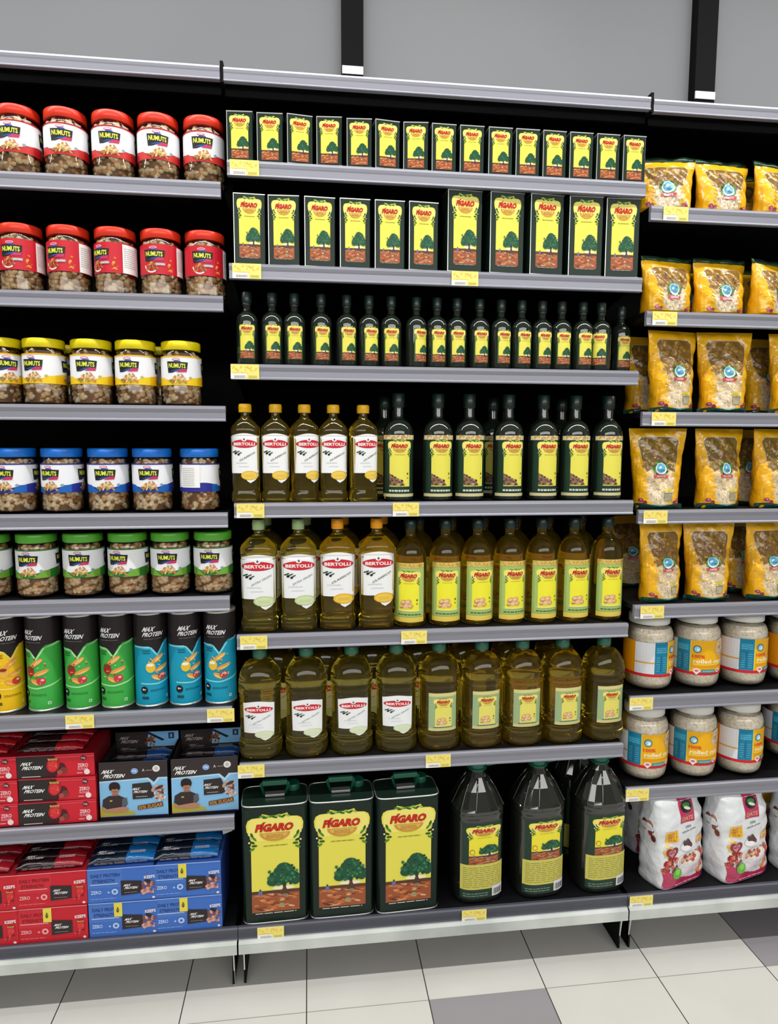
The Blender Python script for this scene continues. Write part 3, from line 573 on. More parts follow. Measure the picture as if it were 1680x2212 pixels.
# ================================================================ FIGARO AND BERTOLLI PRINTS
YEL, YEL2 = '#e6de58', '#f0ea90'
def fig(a, cx, z0, w, h, kind='tree', lv=2, foot=0, yel=YEL, detail=1):
    """the yellow picture panel with the red name; w and h are its outer size"""
    X = lambda u: cx+u*w; Z = lambda v: z0+v*h
    P = [(-.42, 0), (.42, 0), (.42, .72), (.44, .77), (.49, .82), (.5, .88), (.47, .925), (.40, .945), (.25, .95), (.22, .985), (.08, .965), (-.08, .965), (-.22, .985), (-.25, .95), (-.40, .945), (-.47, .925), (-.5, .88), (-.49, .82), (-.44, .77), (-.42, .72)]
    a.poly([(X(u), Z(v)) for u, v in P], yel, lv)
    a.poly([(X(u*.94), Z(.70+(v-.70)*.97)) for u, v in P if v > .7], '#f2e678', lv+.6)
    for i in range(9 if detail else 5):
        u = -.22+.44*i/(8 if detail else 4); a.ell(X(u), Z(.955+.008*math.cos(i*2.5)), w*.055, h*.011, ['#4f8a2c', '#2f5a24', '#9ab840'][i % 3], lv+1.5, 8, .5*math.sin(i*3))
    a.text('FÍGARO', X(0), Z(.855), w*.66, h*(.098 if h > w*1.7 else .115), '#a01818', lv+3, .07, .07); a.text('FÍGARO', X(0), Z(.856), w*.64, h*(.092 if h > w*1.7 else .108), '#d02a20', lv+5, .03, .07)
    n = 14; a.poly([(X(.27*math.cos(PI+PI*i/n)), Z(.795+.085*math.sin(PI+PI*i/n))) for i in range(n+1)], '#cf9a3a', lv+2); a.poly([(X(.22*math.cos(PI+PI*i/n)), Z(.788+.055*math.sin(PI+PI*i/n))) for i in range(n+1)], '#e0b458', lv+3)
    a.lines(X(-.15), X(.15), Z(.745), Z(.785), 3, '#a06a28', lv+4, .35, 8)
    for s in (-1, 1):
        for i in range(5): a.ell(X(s*(.40-.04*(i % 2))), Z(.78-.035*i), w*.055, h*.012, ['#2f5a24', '#4f8a2c', '#263f20'][i % 3], lv+2, 8, s*(1.2-.4*i)); 
        for i in range(4): a.ell(X(s*(.45-.03*(i % 2))), Z(.79-.04*i), w*.018, w*.018, ['#e8ecb0', '#c8d060'][i % 2], lv+3, 7)
    a.lines(X(-.20), X(.22), Z(.662), Z(.676), 1, '#8a8a40', lv+2, .6, 5)
    if kind == 'tree':
        a.rect(X(-.42), X(.42), Z(0), Z(.215), '#9c5534', lv+1.5); r = random.Random(4)
        for i in range(46): a.ell(X(r.uniform(-.36, .36)), Z(r.uniform(.012, .18)), w*r.uniform(.04, .12), h*r.uniform(.004, .011), r.choice(['#c87a4c', '#7a3c24', '#c8743c', '#e0ac80', '#5a3024', '#d88a54', '#a85a3a']), lv+2, 7, r.uniform(-.3, .3))
        a.rect(X(-.42), X(.42), Z(.185), Z(.215), '#5a3a2c', lv+2.5)
        a.ell(X(.14), Z(.235), w*.20, h*.02, '#f0ecc8', lv+1.8)
        a.poly([(X(.08), Z(.17)), (X(.24), Z(.17)), (X(.18), Z(.24)), (X(.20), Z(.30)), (X(.11), Z(.30)), (X(.13), Z(.24))], '#5a3a2e', lv+3)
        for u, v, p, q in ((.15, .38, .17, .07), (.02, .335, .12, .05), (.28, .34, .12, .05), (.15, .42, .12, .045), (-.03, .31, .09, .035), (.33, .31, .07, .035), (.10, .31, .12, .03)): a.ell(X(.15+(u-.15)*1.12), Z(.36+(v-.36)*1.2), w*p*1.15, h*q*1.25, '#1f5238', lv+4, 12)
        a.blobs(X(-.14), X(.42), Z(.27), Z(.48), 60 if detail else 16, w*.035, ['#2f7048', '#1a4030', '#3c8456', '#275c3e'], lv+5, .8, 2, lambda x, z: ((x-X(.15))/(w*.29))**2+((z-Z(.37))/(h*.105))**2 < 1)
        if detail: a.ell(X(-.27), Z(.195), w*.035, h*.028, '#6a70a0', lv+4); a.ell(X(-.27), Z(.225), w*.016, h*.010, '#3a3a30', lv+5); a.ell(X(-.06), Z(.175), w*.035, h*.012, '#c8a078', lv+4); a.ell(X(.16), Z(.16), w*.06, h*.014, '#8a7a60', lv+4); a.ell(X(.10), Z(.065), w*.05, h*.018, '#8a9a78', lv+4)
    elif kind == 'olives':
        a.poly([(X(-.42), Z(.02)), (X(.22), Z(.02)), (X(.05), Z(.14)), (X(-.42), Z(.28))], '#8a6a50', lv+2); a.blobs(X(-.40), X(.14), Z(.03), Z(.24), 40, w*.05, ['#6a4838', '#3a2a20', '#b89878', '#8a6448', '#241a14'], lv+3, .8, 6, lambda x, z: (z-z0)/h < .27-.26*((x-X(-.42))/w))
        a.ell(X(.32), Z(.27), w*.03, w*.04, '#1c2a18', lv+3); a.ell(X(.32), Z(.18), w*.025, w*.03, '#5a7a30', lv+3)
    elif kind == 'potato':
        for u, v, c, s in ((-.20, .21, '#c88e5c', .14), (-.02, .22, '#d8a470', .15), (-.10, .12, '#e8bc8c', .13), (-.26, .11, '#b87c4c', .10), (.08, .12, '#cf9a68', .11)): a.ell(X(u), Z(v), w*s, w*s*.72, c, lv+3, 12, .4); a.ell(X(u)-w*.02, Z(v)+w*.02, w*s*.6, w*s*.4, '#ecc89c', lv+4, 10, .4)
        a.ell(X(.33), Z(.27), w*.03, w*.04, '#22402a', lv+3); a.ell(X(.33), Z(.18), w*.03, w*.03, '#5a7a30', lv+3); a.rect(X(-.42), X(.42), Z(0), Z(.02), '#f4f0a0', lv+2)
    if foot: a.lines(X(-.36), X(.36), Z(-foot), Z(-foot*.45), 1, '#d8dcd0', lv+2, .8, 5)

def tin(name, w, d, h, detail, foot):
    t = thing(name, 'x', 'tin'); e = .0016
    M().box(-w/2, w/2, 0, d, .001, h-.001, '#16271f', 0, .0016).build('tin_body', PGLOSS, t)
    m = M()
    for z in (0, h-.0022): m.box(-w/2-.0006, w/2+.0006, -.0006, d+.0006, z, z+.0022)
    m.box(-w/2-.0005, -w/2+.0010, -.0005, .0008, 0, h); m.build('rim', SILVER, t)
    a = Art(); a.rect(-w/2+.002, w/2-.002, .003, h-.003, '#14291f', 0); fig(a, 0, h*.10 if foot else h*.06, w*.80, h*.87 if foot else h*.89, 'tree', 2, h*.055 if foot else 0, detail=detail)
    m = M(); m.art(a.cut(), flat_at(-.0002)); m.build('label', PGLOSS, t); return t
G = 'small olive oil tins'; Wc = where('centre', 0)
row(tin('olive_oil_tin', .0565, .040, .1075, 0, 0), 'tin', 'small green olive oil tin', Wc, G, [518, 583, 648, 711, 776, 837, 898, 959, 1019.5, 1081, 1140, 1198, 1256, 1314, 1371], 315, .006, ZC[0]+DK, [R.uniform(-1.2, 1.2)+(7 if i in (2, 5) else -4 if i in (0, 1, 3, 4, 6) else 1) for i in range(15)])
Wc = where('centre', 1); t2 = tin('olive_oil_tin', .0695, .048, .1560, 1, 1)
row(t2, 'tin', 'medium green olive oil tin', Wc, 'medium olive oil tins', [539, 613, 691, 767, 842, 915], 502, .008, ZC[1]+DK, [2, -3, 3, 1, 1, 4])
t3 = tin('olive_oil_tin', .0835, .055, .187, 1, 1)
row(t3, 'tin', 'tall green olive oil tin', Wc, 'tall olive oil tins', [1004, 1095, 1181, 1265, 1344.5], 512, .008, ZC[1]+DK, [4, 3, 4, -1, -2])

# small dark bottles
def round_rings(r, zs): return [(r*k, r*k, z, 2) for k, z in zs]
def bottle(name, rings, body, capm, capr, art, artmat=PRINT, n=40, flat_from=None, artf=None, seg=None, handle=None):
    t = thing(name, 'x', 'bottle'); m = M(); m.loft(rings, n=n); m.build('bottle_body', body, t)
    c = M()
    if isinstance(capr[0], (int, float)): r, z0, z1 = capr; c.loft([(r, r, z0, 2), (r*1.03, r*1.03, z0+.001, 2), (r*1.03, r*1.03, z1-.002, 2), (r*.9, r*.9, z1, 2)], n=36, knurl=.02)
    else: capr[0](c)
    c.build('cap', capm, t)
    M().art(art, artf or on_loft(rings)).build('label', artmat, t); return t
G = 'small dark olive oil bottles'; Wc = where('centre', 2)
rr = .0255
rings = round_rings(rr, [(.85, 0), (.98, .003), (1, .006), (1, .098), (.97, .106), (.86, .114), (.62, .120), (.42, .124), (.36, .130), (.34, .150)])
a = Art(); a.rect(-.019, .019, .014, .092, '#2c5a2c', 0); fig(a, 0, .015, .0385, .080, 'tree', 1, detail=0)
sb = bottle('olive_oil_bottle', rings, DGLASS, CAPDG, (.0112, .143, .168), a.cut(.004), artf=wrap(rr+.0002))
m = M(); m.loft([(.0100, .0100, .1375, 2), (.0112, .0112, .139, 2), (.0112, .0112, .142, 2), (.010, .010, .1432, 2)]); m.build('neck_ring', DGLASS, sb)
px = [534, 588, 636, 693.5, 748.6, 796.6, 844.5, 898.5, 943, 986, 1035, 1081.4, 1125.7, 1170, 1212, 1257.5, 1297, 1340]
row(sb, 'bottle', 'small dark green olive oil bottle', Wc, G, px, 715, .036, ZC[2]+DK, [3, 8, 4, 8, 10, 12, -3, 24, 5, 0, 2, 10, 8, 4, 0, 2, -28, 4], [.036]*17+[.075])

# Bertolli bottles
def bert_art(w, z0, z1, disc, disc2, green, step=.006):
    a = Art(); h = z1-z0; zl = z0+h*.20
    P = [(-w/2, zl), (-w*.12, zl), (-w*.02, zl-h*.06), (w*.10, z0+h*.035), (w*.20, z0), (w*.34, z0+h*.05), (w*.45, z0+h*.12), (w*.47, zl)]
    n = 12; top = [(w*.485-(w*.97)*i/n, z1-h*.055+h*.055*(math.sin(PI*i/n))**1.0) for i in range(n+1)]
    P[0] = (-w*.465, zl); a.poly(P+[(x, z) for x, z in top], '#eef0f2', 1)
    a.ell(w*.17, z0+h*.155, w*.30, h*.095, disc, 2, 20); a.ell(w*.17, z0+h*.155, w*.25, h*.075, disc2, 3, 18)
    a.lines(w*.0, w*.33, z0+h*.125, z0+h*.185, 3, disc, 4, .25, 5)
    zz = z0+h*.79; a.ell(0, zz, w*.445, h*.083, '#9c1620', 2, 26); a.ell(0, zz, w*.43, h*.075, '#d02434', 3, 26)
    a.poly([(-w*.11, zz+h*.10), (-w*.06, zz+h*.055), (0, zz+h*.045), (w*.06, zz+h*.055), (w*.11, zz+h*.10)], '#eef0f2', 4); a.ell(0, zz+h*.085, w*.03, h*.018, '#5a5048', 5); a.ell(0, zz+h*.105, w*.014, h*.01, '#6a4a40', 5)
    a.text('BERTOLLI', 0, zz-h*.005, w*.74, h*.062, '#f6f0ee', 5, .035)
    for x, z, p, q, c in ((-.30, .60, .040, .018, '#1c2420'), (-.20, .575, .035, .016, '#1a201e'), (-.32, .64, .05, .010, '#2c4a34'), (-.22, .63, .055, .009, '#2c4a34'), (-.14, .605, .05, .009, '#3a5a40'), (-.38, .625, .03, .010, '#2a3c30')): a.ell(w*x, z0+h*z, w*p*1.25, h*q*1.35, c, 3, 10, .4)
    a.text('EXTRA VIRGIN' if green else 'CLASSICO', w*.10, z0+h*.535, w*.54, h*.040, '#98a8a4' if green else '#77724f', 3, .03, rise=.55 if not green else .5)
    a.lines(-w*.3, w*.1, z0+h*.40, z0+h*.43, 1, '#c8d4d4', 3, .5, 3); a.lines(-w*.2, w*.15, z0+h*.33, z0+h*.345, 1, '#c0c4cc', 3, .7, 4)
    return a.cut(step, .008)
def bert_rings(a, b, h, e=3.2):
    k = h/.278
    return [(a*.93, b*.93, 0, e), (a*.99, b*.99, .003*k, e), (a, b, .010*k, e), (a, b, .026*k, e), (a*.93, b*.95, .031*k, e), (a*.90, b*.93, .036*k, e), (a*.94, b*.96, .060*k, e), (a*.97, b*.98, .150*k, e), (a*.98, b*.99, .182*k, e), (a*.94, b*.95, .186*k, e), (a, b, .190*k, e), (a*.995, b*.995, .208*k, e), (a*.90, b*.90, .217*k, 2.9), (a*.62, b*.64, .230*k, 2.6), (a*.36, b*.42, .239*k, 2.2), (.0125*k, .0125*k, .244*k, 2), (.0120*k, .0120*k, .256*k, 2)]
def cap_sq(r, z0, z1): return (lambda c: (c.loft([(r, r, z0, 2), (r*1.02, r*1.02, z0+.001, 2), (r*1.02, r*1.02, z1-.003, 2), (r*.92, r*.92, z1, 2)], n=36), c.loft([(r*1.07, r*1.07, z0+(z1-z0)*.50, 2), (r*1.07, r*1.07, z0+(z1-z0)*.58, 2)], n=36)),)
Wc = where('centre', 3); h4 = .232; rg = bert_rings(.034, .028, h4)
b4 = bottle('olive_oil_bottle', rg, OIL, CAPY, cap_sq(.0148, .2125, .232), bert_art(.0665, .046, .163, '#e2b83c', '#eccc58', 0, .004))
row(b4, 'bottle', 'yellow-capped oil bottle with white label', Wc, 'yellow-capped oil bottles on fourth shelf', [531, 596, 658, 720, 784], 985, .038, ZC[3]+DK, [-2, 0, 22, 3, 20])
r4 = .0375
rings = round_rings(r4, [(.9, 0), (.99, .003), (1, .006), (1, .158), (.99, .166), (.93, .178), (.80, .188), (.58, .196), (.40, .201), (.36, .206), (.34, .235)])
a = Art(); a.rect(-.042, .042, .020, .150, '#183628', 0); a.rect(-.05, .05, .011, .0185, '#cfc896', 1); a.rect(-.05, .05, .150, .1605, '#d8cc98', 1); a.blobs(-.045, .045, .152, .159, 30, .004, ['#c88a5a', '#b8a060', '#e8dcb0'], 2, .4, 3)
fig(a, .001, .036, .062, .116, 'olives', 1.5); a.lines(-.026, .026, .0235, .0295, 1, '#c8d0c0', 3, .8, 4)
fb = bottle('olive_oil_bottle', rings, DGLASS, CAPDG, (.0150, .228, .262), a.cut(.0055), artf=wrap(r4+.0002))
row(fb, 'bottle', 'dark oil bottle with yellow label', Wc, 'dark oil bottles on fourth shelf', [860, 945, 1012.5, 1097, 1171.5, 1240.5, 1310.5], 965, .048, ZC[3]+DK, [-3, 4, 6, 6, 6, 3, 3], start=0)
fb2 = dup(fb); fb2.location = (spot(1210, 960, .15)[0], .15, ZC[3]+DK); tag(fb2, f"dark oil bottle standing behind the front row, {Wc}", 'bottle', 'dark oil bottles on fourth shelf')
fb3 = dup(fb); fb3.location = (spot(1063, 960, .15)[0], .15, ZC[3]+DK); tag(fb3, f"dark oil bottle behind gap of third and fourth dark bottles, {Wc}", 'bottle', 'dark oil bottles on fourth shelf')
fb4 = dup(fb); fb4.location = (spot(832, 960, .13)[0], .15, ZC[3]+DK); tag(fb4, f"dark oil bottle behind the first dark bottle, {Wc}", 'bottle', 'dark oil bottles on fourth shelf')

# fifth shelf
Wc = where('centre', 4); rg = bert_rings(.0445, .036, .272)
G5 = 'oil bottles with white labels on fifth shelf'
ar_g = bert_art(.087, .054, .190, '#bccf98', '#d2dfb0', 1, .005); ar_y = bert_art(.087, .056, .193, '#e0b030', '#ecc850', 0, .005)
bg_ = bottle('olive_oil_bottle', rg, OILG, CAPG, cap_sq(.0150, .247, .272), ar_g); by_ = bottle('olive_oil_bottle', rg, OIL, CAPO, cap_sq(.0150, .247, .272), ar_y)
row(bg_, 'bottle', '', Wc, G5, [560, 645], 1245, .056, ZC[4]+DK, [-2, 2], labels=[f"green-capped oil bottle with white label, {d}, {Wc}" for d in ('left end', 'beside the orange caps')])
row(by_, 'bottle', '', Wc, G5, [729, 813], 1240, .056, ZC[4]+DK, [-2, 2], labels=[f"orange-capped oil bottle with white label, {d}, {Wc}" for d in ('beside the green caps', 'beside the yellow labels')])
for pro, pxx, nm in ((bg_, 575, 'first green-capped'), (bg_, 660, 'second green-capped'), (by_, 741, 'first orange-capped'), (by_, 825, 'second orange-capped')):
    o = dup(pro); o.location = (spot(pxx, 1240, .145)[0], .145, ZC[4]+DK); tag(o, f"oil bottle standing behind the {nm} bottle, {Wc}", 'bottle', G5)
r5 = .041
rings = round_rings(r5, [(.88, 0), (.98, .003), (1, .007), (1, .168), (.985, .178), (.92, .192), (.80, .204), (.62, .214), (.44, .220), (.33, .224), (.30, .232), (.30, .250)])
a = Art(); a.rect(-.043, .043, .012, .158, '#9fb860', 0); a.rect(-.043, .043, .012, .024, '#e8cc58', 1); a.rect(-.043, .043, .150, .162, '#d8bc60', 1); a.rect(-.036, .043, .026, .148, '#a8c070', 1.2); a.blobs(-.036, .036, .152, .160, 24, .004, ['#c8864a', '#c8a850'], 2, .4, 3)
a.rect(-.031, .035, .040, .045, '#b8c890', 1.4); fig(a, .000, .040, .064, .106, 'potato', 2, yel='#f0ea38'); a.lines(-.030, .032, .030, .035, 1, '#3a6a38', 3, .6, 4)
f5 = bottle('cooking_oil_bottle', rings, OIL, CAPDG, (.0150, .243, .268), a.cut(.006), artf=wrap(r5+.0003))
G = 'yellow-labelled oil bottles on fifth shelf'; p5 = [886, 961, 1030, 1099, 1168, 1237, 1308]
row(f5, 'bottle', 'golden oil bottle with yellow label', Wc, G, p5, 1245, .062, ZC[4]+DK, [-14, -3, 6, 8, 8, 6, 2])
for i, pxx in enumerate([905, 974, 1043, 1112, 1181, 1250]):
    o = dup(f5); o.location = (spot(pxx, 1240, .150)[0], .150, ZC[4]+DK); tag(o, f"golden bottle behind the {ORD[i]} yellow-labelled bottle, {Wc}", 'bottle', G)

# sixth shelf: large jugs
Wc = where('centre', 5); A, B = .0535, .050
jr = [(A*.80, B*.80, 0, 2.6), (A*.94, B*.94, .004, 2.6), (A, B, .012, 2.6), (A, B, .028, 2.6), (A*.95, B*.95, .032, 2.6), (A, B, .037, 2.6), (A*.985, B*.985, .044, 2.6), (A*.93, B*.93, .050, 2.6), (A*.94, B*.94, .056, 2.6), (A*.945, B*.945, .152, 2.6), (A*.96, B*.96, .156, 2.6), (A*.91, B*.91, .161, 2.6), (A, B, .166, 2.6), (A*.995, B*.995, .172, 2.6), (A*.93, B*.93, .177, 2.6), (A, B, .183, 2.6), (A*.985, B*.985, .193, 2.6), (A*.93, B*.93, .209, 2.5), (A*.80, B*.80, .224, 2.4), (A*.72, B*.72, .231, 2.3), (A*.60, B*.60, .237, 2.2), (A*.34, B*.36, .243, 2), (.0155, .0155, .247, 2), (.015, .015, .256, 2)]
al = bert_art(.078, .050, .150, '#d0dcb4', '#dce6c6', 1, .006)
jb = bottle('cooking_oil_jug', jr, OILG, CAPT, (.0172, .249, .272), al)
G = 'golden oil jugs on sixth shelf'
row(jb, 'jug', 'golden oil jug with white label', Wc, G, [563, 662, 759, 855], 1540, .059, ZC[5]+DK, [-2, 3, 2, -3])
a = Art(); a.rect(-.036, .036, .052, .151, '#9ab486', 0); a.rect(-.036, .036, .052, .060, '#cfc98c', 1); a.rect(-.036, .036, .142, .151, '#d8cf88', 1); fig(a, .001, .064, .052, .076, 'potato', 1.5, yel='#e6dc6a'); a.lines(-.025, .025, .0605, .0632, 1, '#4a6a48', 3, .7, 4)
jf = bottle('cooking_oil_jug', jr, OIL, CAPT, (.0172, .249, .272), a.cut(.006, .01))
row(jf, 'jug', 'golden oil jug with square yellow label', Wc, G, [947, 1038, 1125, 1211, 1299], 1525, .059, ZC[5]+DK, [3, 5, 3, 5, 6])
for i, pxx in enumerate([598, 702, 803, 903, 1002, 1099, 1193]):
    o = dup(jb if i < 4 else jf); o.location = (spot(pxx, 1530, .185)[0], .185, ZC[5]+DK); tag(o, f"golden oil jug, {ORD[i]} from left in the second row, {Wc}", 'jug', G)

# base shelf: large tins and dark jugs
Wc = where('centre', 'b'); w, d, h = .160, .10, .304
bt = thing('large_olive_oil_tin', 'x', 'tin')
m = M(); e = 7; m.loft([(w/2-.003, d/2-.003, .001, e), (w/2, d/2, .003, e), (w/2, d/2, h-.004, e), (w/2-.002, d/2-.002, h-.0015, e)], '#16271f', n=64, off=(0, d/2)); m.build('tin_body', PGLOSS, bt)
m = M(); m.loft([(w/2-.001, d/2-.001, h-.003, e), (w/2+.0008, d/2+.0008, h-.0022, e), (w/2+.0008, d/2+.0008, h, e), (w/2-.001, d/2-.001, h+.0005, e)], n=64, off=(0, d/2), cap=False); m.build('top_rim', SILVER, bt); m = M(); m.loft([(w/2+.0006, d/2+.0006, 0, e), (w/2+.0006, d/2+.0006, .002, e), (w/2-.002, d/2-.002, .0028, e)], n=64, off=(0, d/2), cap=False); m.build('bottom_rim', SILVER, bt)
a = Art(); a.rect(-w*.45, w*.45, .005, h-.008, '#17261f', 0); fig(a, 0, .030, w*.86, h-.046, 'tree', 2, .016)
M().art(a.cut(), flat_at(-.0004)).build('label', PGLOSS, bt)
hd_ = M(); hd_.tube([(-.026, .05, h+.001), (-.034, .05, h+.030), (-.028, .05, h+.034), (.028, .05, h+.034), (.034, .05, h+.030), (.026, .05, h+.001)], .0038); hd_.box(-.031, .031, .044, .056, h+.026, h+.039, b=.002); hn = hd_.build('handle', CAPT2, bt)
m = M(); m.box(-.024, .024, .040, .058, h, h+.006, b=.001); m.build('handle_plate', SILVER, hn)
m = M(); m.loft([(.017, .017, h-.001, 2), (.017, .017, h+.012, 2), (.015, .015, h+.014, 2)], off=(.045, .08), n=24); m.build('cap', CAPT2, bt)
row(bt, 'tin', 'large green olive oil tin with handle', Wc, 'large olive oil tins', [594.5, 739, 882], 1855, -.032, BASE, [1.5, 1, 2.5])
A, B = .067, .060
jr = [(A*.86, B*.86, 0, 3), (A*.97, B*.97, .004, 3), (A, B, .012, 3), (A, B, .100, 3), (A, B, .212, 3), (A*1.0, B, .218, 3), (A*.97, B*.97, .222, 3), (A*1.02, B*1.02, .228, 3), (A*1.0, B*1.0, .238, 3)]
tp = [(A*1.0, B*1.0, .238, 3), (A*1.01, B*1.01, .246, 3), (A*.96, B*.96, .252, 2.8), (A*.70, B*.70, .290, 2.5), (A*.40, B*.42, .320, 2.2), (.021, .021, .333, 2), (.019, .019, .345, 2)]
dj = thing('large_olive_oil_jug', 'x', 'jug')
m = M(); m.loft(jr, n=48, cap=True); vs = len(m.v); m.loft(tp, n=18, smooth=False, cap=True)
for i in range(9):
    t = 2*PI*(i+.5)/9; pts = []
    for (p, q, z, e) in tp[1:5]: c, s_ = math.cos(t), math.sin(t); pts.append((p*math.copysign(abs(c)**(2/e), c), q*math.copysign(abs(s_)**(2/e), s_), z))
    m.tube(pts, .0022, n=6)
m.build('bottle_body', DPET, dj)
c = M(); c.loft([(.022, .022, .342, 2), (.0225, .0225, .343, 2), (.0225, .0225, .366, 2), (.020, .020, .368, 2)], n=36, knurl=.02); c.build('cap', CAPT2, dj)
c = M(); c.loft([(.020, .020, .338, 2), (.026, .026, .3385, 2), (.026, .026, .3405, 2), (.020, .020, .341, 2)], n=30); c.tube([(.020, 0, .339), (.05, .0, .342), (.062, .01, .350), (.05, .02, .352), (.022, .01, .345)], .0025, n=6); c.build('handle', CAPT2, dj)
a = Art(); a.rect(-.052, .052, .106, .216, '#1e3a2a', 0); fig(a, .003, .108, .094, .106, 'tree', 1.5, yel='#f0e43c'); a.ell(-.028, .142, .007, .007, '#c8882c', 6); a.ell(-.028, .142, .005, .005, '#f0e43c', 7)
a.rect(-.056, .056, .040, .108, '#cfc860', 5); a.lines(-.050, .050, .046, .104, 11, '#9a9440', 6, .35, 5); a.rect(-.056, .056, .016, .040, '#1f3a2c', 5); a.lines(-.050, .015, .022, .034, 2, '#8aa090', 6, .3, 7)
a.rect(.026, .056, .018, .046, '#dcdce0', 7)
for i in range(11): a.rect(.030+.0022*i, .0308+.0022*i+.0004*(i % 3), .022, .038, '#4a4a50', 8)
M().art(a.cut(.008), on_loft(jr, .0004)).build('label', PRINT, dj)
row(dj, 'jug', 'large dark olive oil jug', Wc, 'large dark oil jugs', [1027, 1157, 1288], 1800, .034, BASE, [4, 4, 5])
o = dup(dj); o.location = (spot(1243, 1760, .17)[0], .175, BASE); tag(o, f"large dark oil jug standing behind the front three, {Wc}", 'jug', 'large dark oil jugs')

# ================================================================ OAT POUCHES (right bay)
def pouch_art(w, h, rg, lie, brown='#84622a'):
    a = Art(); q = lambda u, v: (u*w, v*h)
    def half(v):
        z = v*h
        for j in range(len(rg)-1):
            if rg[j+1][2] >= z: break
        t = max(0, min(1, (z-rg[j][2])/(rg[j+1][2]-rg[j][2]))); return (rg[j][0]+(rg[j+1][0]-rg[j][0])*t)*.995
    n = 14; a.poly([(-half(i/n), h*i/n) for i in range(n+1)][::-1]+[(half(i/n), h*i/n) for i in range(n+1)], '#efb414', 0)
    zt = .90 if not lie else .88
    W = [(-.20, .10), (-.10, .05), (.10, .05), (.20, .10), (.24, .20), (.24, .42), (.30, .62), (.36, zt-.06), (.30, zt), (-.30, zt), (-.36, zt-.06), (-.30, .62), (-.24, .42), (-.24, .20)]
    a.poly([q(u, v) for u, v in W], '#d8c4a0', 1)
    a.blobs(-.23*w, .23*w, .07*h, .46*h, 130, w*.020, ['#c8b088', '#f0e4cc', '#b89c74', '#e4d2ac', '#fbf4e2'], 2, .7, 3, lambda x, z: abs(x)/w < .21 or z/h > .2)
    a.poly([q(u, v) for u, v in [(-.24, .46), (-.12, .50), (.0, .47), (.12, .50), (.24, .46), (.30, .64), (.35, zt-.06), (.29, zt-.01), (-.29, zt-.01), (-.35, zt-.06), (-.30, .64)]], brown, 3.5)
    a.blobs(-.28*w, .28*w, .50*h, (zt-.04)*h, 60, w*.045, ['#94702e', '#a88040', '#664a1e', '#b8944e', '#744f48', '#a88a34'], 4, .5, 6)
    for s in (-1, 1):
        for i in range(5): a.ell(s*w*(.22+.02*(i % 2)), h*(.14+.07*i), w*.045, w*.018, '#efb414', 5, 8, s*(.5))
        a.ell(s*w*.31, h*.105, w*.035, w*.035, '#a8385a', 5); a.ell(s*w*.25, h*.08, w*.032, w*.03, '#8a2440', 5); a.ell(s*w*.31, h*.112, w*.012, w*.01, '#e0a0b4', 6)
    if not lie: a.poly([q(-.45, 0), q(.45, 0), q(.45, .05), q(.30, .07), q(.18, .055), q(.0, .035), q(-.18, .055), q(-.30, .07), q(-.45, .05)], '#123e34', 6); a.poly([q(-.22, .058), q(0, .03), q(.22, .058), q(0, .045)], '#3a8a80', 7)
    z = .50 if not lie else .44
    for i in range(12): t = 2*PI*i/12; a.ell(w*.0+w*.125*math.cos(t), h*z+w*.105*math.sin(t), w*.035, w*.016, ['#3a7a34', '#4f9a40', '#2a5c30'][i % 3], 7, 8, t+1.2)
    a.ell(0, h*z, w*.098, w*.098, '#e8f0f0', 8); a.ell(0, h*z+w*.01, w*.082, w*.080, '#58a8c8', 9); a.ell(-w*.015, h*z+w*.02, w*.03, w*.02, '#d8ecf4', 10, 8, .5); a.ell(w*.02, h*z-w*.03, w*.05, w*.02, '#3a7a9a', 10)
    a.poly([(-w*.13, h*z-w*.105), (w*.13, h*z-w*.105), (w*.11, h*z-w*.155), (-w*.11, h*z-w*.155)], '#d8485c', 9); a.text('OATS', 0, h*z-w*.13, w*.14, w*.032, '#f8e0e0', 11, .03)
    if not lie: a.rect(w*.06, w*.20, h*.10, h*.20, '#8a8468', 6); a.lines(w*.07, w*.19, h*.11, h*.19, 5, '#e8dcb8', 7, .4, 9); a.rect(w*.04, w*.2, h*.215, h*.245, '#d8c830', 6)
    return a
